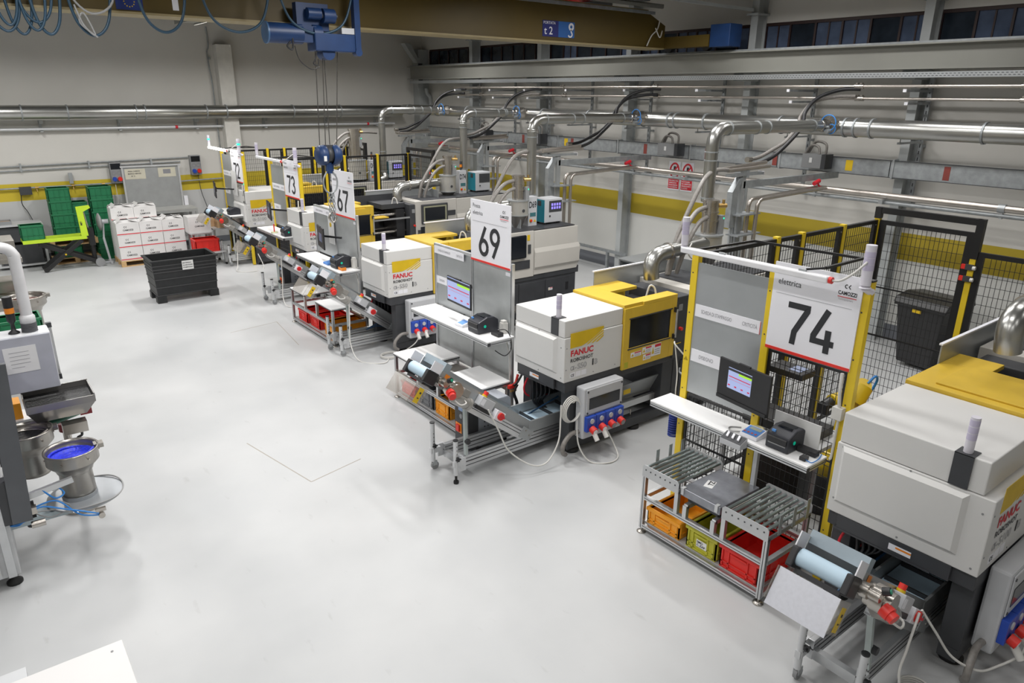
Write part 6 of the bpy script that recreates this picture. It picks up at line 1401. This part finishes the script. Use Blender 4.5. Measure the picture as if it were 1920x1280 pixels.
M().cyl((.70, -.12, -.33), (.70, -.08, -.33), .026, 14).box(.66, -.1, -.30, .74, -.07, -.27).obj('pressure_gauge', steel, t)
M().box(.05, -.02, -.22, .25, .02, -.08).obj('black_plate', black, t); M().box(.2, -.08, -.16, .26, -.02, -.10).cyl((.2, -.1, -.24), (.3, -.1, -.24), .03, 10).obj('valve', steel, t)
# hopper tray with stand
t = thing('hopper_tray', 'steel vibrating hopper tray full of black parts on a red clamp stand', 'feeder', (.38, 7.45, 0)); hs = PM('tray_steel', (.30, .29, .28), .35, .85)
hp = M()
hp._a([(-.16, -.14, 1.05), (.24, -.14, 1.05), (.24, .16, 1.05), (-.16, .16, 1.05), (-.22, -.20, 1.17), (.32, -.20, 1.17), (.32, .22, 1.19), (-.22, .22, 1.19)], [(0, 3, 2, 1), (0, 1, 5, 4), (1, 2, 6, 5), (2, 3, 7, 6), (3, 0, 4, 7)]); hp.obj('tray', hs, t)
M().box(-.225, -.205, 1.17, .325, -.195, 1.235).box(-.225, .215, 1.17, .325, .225, 1.255).box(-.225, -.195, 1.17, -.215, .215, 1.235).box(.315, -.195, 1.17, .325, .215, 1.25).obj('tray_wall', hs, t)
stuff(M()._a([(-.21, -.19, 1.18), (.31, -.19, 1.18), (.31, .21, 1.20), (-.21, .21, 1.20)], [(0, 1, 2, 3)]).obj('black_parts', blackpart, t))
M().cyl((-.1, -.08, .99), (.26, .12, .99), .03, 12).cyl((-.1, -.0, 1.02), (.2, -.0, 1.02), .025, 10).obj('vibrator_tube', PM('green_tube', (.02, .14, .09), .4), t)
M().box(.02, -.22, .90, .22, -.10, 1.0).obj('drive_box', steel, t); M().box(.20, .05, .96, .30, .10, 1.04).box(-.14, -.05, .98, -.08, .02, 1.03).obj('red_bracket', PM('red_dark', (.30, .03, .04), .5), t)
M().cyl((.06, .06, .03), (.06, .06, .92), .035, 14).cyl((.06, .06, 0), (.06, .06, .03), .16, 20).obj('stand', steel, t); C((.06, .06, .84), (.06, .06, .92), .06, 12).obj('red_clamp', PM('red_dark', (0,0,0)), t)
M().tube([(.16, -.1, .92), (.17, -.08, .82), (.13, -.02, .76), (.14, .0, .6)], .012, 8).obj('cable', black, t)
# hanging control cabinet on its support arm
t = thing('control_cabinet', 'white wall-type control cabinet hanging from a white support arm', 'cabinet', (-.08, 7.42, 1.32))
M().box(0, .02, 0, .55, .28, .53).obj('body', PM('cabinet_white', (.58, .59, .61), .4), t, .006)
d_ = B(-.0, 0, .005, .545, .018, .525).obj('door', PM('cabinet_door', (.40, .41, .46), .35), t, .004)
for z in (.12, .40): B(.04, -.008, z, .09, 0, z+.05).obj('door_lock', signw, d_); 
for z in (.135, .415): B(.055, -.011, z, .075, -.008, z+.02).obj('keyhole', dark, d_)
pp = B(.17, -.004, .20, .42, -.001, .44).obj('paper', paper, d_); pl_ = M()
for i in range(5): pl_.box(.21, -.0055, .25+i*.035, .21+(.15 if i else .1), -.004, .253+i*.035)
pl_.obj('printed_lines', inkgrey, pp)
B(.01, -.004, .31, .10, -.001, .36).obj('danger_label', signw, d_); B(.01, -.005, .345, .10, -.004, .352).obj('red_bar', red, d_)
M().box(.55, .27, -.01, .585, .30, .54).obj('side_rail', alu, t, .003); M().box(.545, .265, -.02, .59, .305, .03).box(.545, .265, .50, .59, .305, .545).obj('rail_corner', dark, t)
bl_ = M()
for i in range(6): bl_.lathe([(.055, 0), (.065, .007), (.055, .014)], (.41, .14, .53+.014*i), 24)
bl_.obj('bellows', PM('bellows_grey', (.11, .115, .125), .5), t)
M().lathe([(.05, .61), (.062, .615), (.062, .67), (.045, .69)], (.41, .14, 0), 24).obj('collar', PM('arm_white', (.62, .62, .63), .4), t)
M().tube([(.41, .14, .68), (.41, .14, 1.16), (.405, .14, 1.24), (.36, .14, 1.295), (.26, .14, 1.31), (-.1, .14, 1.31), (-1.2, .14, 1.31)], .047, 20, 4).obj('support_arm', PM('arm_white', (0,0,0)), t)
B(-1.25, .04, .4, -1.15, .24, 1.4).obj('arm_root', PM('arm_white', (0,0,0)), t)
t = thing('stack_light', 'black stack light with an orange ring on top of the hanging cabinet', 'beacon', (.21, 7.56, 1.85))
M().lathe([(0, 0), (.045, 0), (.045, .01), (.02, .03), (.015, .09), (.035, .12), (.035, .19)], (0, 0, 0), 20).obj('base', black, t); C((0, 0, .19), (0, 0, .24), .038, 20).obj('orange_lens', orangel, t); C((0, 0, .24), (0, 0, .34), .038, 20).obj('black_module', black, t)
# second assembly station further back
t = thing('feeder_station', 'distant grey feeder station with red-orange clamps behind the white support arm', 'machine', (-.9, 11.6, 0))
M().box(0, 0, .1, 1.05, 1.6, .95).obj('cabinet', PM('cab_pale', (0,0,0)), t, .006)
for (x, y) in ((1.0, 0), (1.0, 1.5), (.55, 0)): B(x, y, .95, x+.06, y+.06, 2.2).obj('frame_post', alu, t)
M().box(.35, -.12, 1.15, .85, -.02, 1.75).obj('control_panel', PM('panel_beige', (.50, .49, .46), .45), t)
for z in (1.3, 1.42): C((.75, -.15, z), (.75, -.12, z), .03, 14).obj('red_button', redp, t)
for z in (1.35, 1.95, 1.1): B(1.06, .02, z, 1.10, .08, z+.14).obj('orange_clamp', PM('orange_red', (.75, .12, .03), .45), t)
M().box(1.1, .1, 1.3, 1.45, .5, 1.45).prism([(1.1, 1.30), (1.5, 1.22), (1.5, 1.18), (1.1, 1.25)], .05, .55, 'y').obj('steel_chute', steel, t)
M().box(1.08, .05, 1.7, 1.5, .5, 1.76).box(1.08, .05, 1.9, 1.45, .6, 2.0).box(1.08, .2, 1.02, 1.6, .45, 1.12).obj('feeder_rail', steel, t)
M().cyl((1.3, .3, .4), (1.3, .3, 1.2), .06, 12).cyl((1.3,.3,0),(1.3,.3,.4),.1,14).obj('stand', alup, t)
M().tube([(1.07, 0, 1.9), (1.12, -.02, 1.7), (1.08, -.03, 1.5)], .012, 6).tube([(1.1, 0, 2.0), (1.2, -.02, 1.6), (1.1, 0, 1.3)], .01, 6).obj('blue_air_tube', bluehose, t)
M().cyl((1.3, .3, 0), (1.3, .3, .02), .2, 20).obj('stand_plate', alup, t)
crate(.0, 10.3, .95, .60, .40, .30, greencr, 'large green crate beside the orange-ringed stack light')
t = thing('crate_table', 'grey table under the large green crate at the left edge', 'table', (-.35, 10.2, 0)); B(0, 0, .91, 1.0, .6, .945).obj('top', alup, t)
for (x, y) in ((.02, .02), (.94, .02), (.02, .54), (.94, .54)): B(x, y, 0, x+.04, y+.04, .91).obj('leg', alu, t)
t = thing('bench_with_bins', 'grey bench with a dark window box behind the lime lift table', 'bench', (.55, 19.75, 0))
M().box(0, 0, .98, 1.0, .6, 1.02).box(0, 0, .06, .05, .6, .98).box(.95, 0, .06, 1.0, .6, .98).box(.05, 0, .06, .95, .6, .10).obj('frame', alup, t); B(.1, .05, .10, .9, .5, .55).obj('dark_box', dark, t); B(.1, .05, .62, .9, .5, .95).obj('dark_box', dark, t)
t = thing('parts_tray', 'shallow grey tray with brown parts on the distant bench', 'tray', (.62, 19.85, 1.02)); M().box(0, 0, 0, .35, .3, .01).box(0, 0, .01, .35, .01, .08).box(0, .29, .01, .35, .3, .08).box(0, .01, .01, .01, .29, .08).box(.34, .01, .01, .35, .29, .08).obj('tray', mgrey, t); stuff(B(.02, .02, .01, .33, .28, .05).obj('parts', kraft, t))
o = thing('orange_bin', 'small orange parts bin behind the black-filled bowl feeder', 'bin', (.02, 7.85, .92)); M().box(0, 0, 0, .12, .2, .16).obj('body', orangecr, o, .004)
o = thing('bin_shelf', 'narrow grey shelf under the orange parts bin', 'shelf', (-.24, 7.80, 0)); M().box(0, 0, .88, .5, .3, .92).box(.0, .0, 0, .04, .3, .88).obj('shelf', alup, o)
# white machine cover in the lower left corner
t = thing('white_cover', 'plain white flat cover of a machine in the lower left corner', 'cover', (-1.2, 2.0, 0))
B(0, 0, 1.46, 1.432, 1.24, 1.5).obj('top_plate', PM('cover_white', (.70, .69, .68), .45, var=.01), t, .004); B(.1, .1, 0, 1.3, 1.14, 1.46).obj('body', alup, t)
C((1.38, 1.18, 1.5), (1.38, 1.18, 1.502), .006, 8).obj('screw', mgrey, t)
t = thing('blue_glove', 'crumpled bright blue glove lying on the ledge behind the white cover', 'glove', (-.30, 3.30, 1.36))
gm = M().lathe([(0, 0), (.05, .0), (.055, .03), (.03, .06), (0, .065)], (0, 0, 0), 9)
gm.tube([(.02, 0, .04), (.06, .01, .05), (.09, .0, .03)], .014, 7).tube([(.02, .02, .04), (.05, .05, .05), (.08, .06, .03)], .013, 7).tube([(.0, .03, .03), (.02, .07, .04), (.04, .1, .02)], .013, 7).obj('glove', PM('glove_blue', (.03, .22, .75), .4, var=.3, scale=20, bump=.4), t)
t = thing('ledge', 'grey ledge behind the white cover in the lower left corner', 'shelf', (-1.2, 3.25, 0)); M().box(0, 0, 1.32, 1.05, .25, 1.36).box(.5, .05, 0, .55, .2, 1.32).obj('ledge', alup, t)
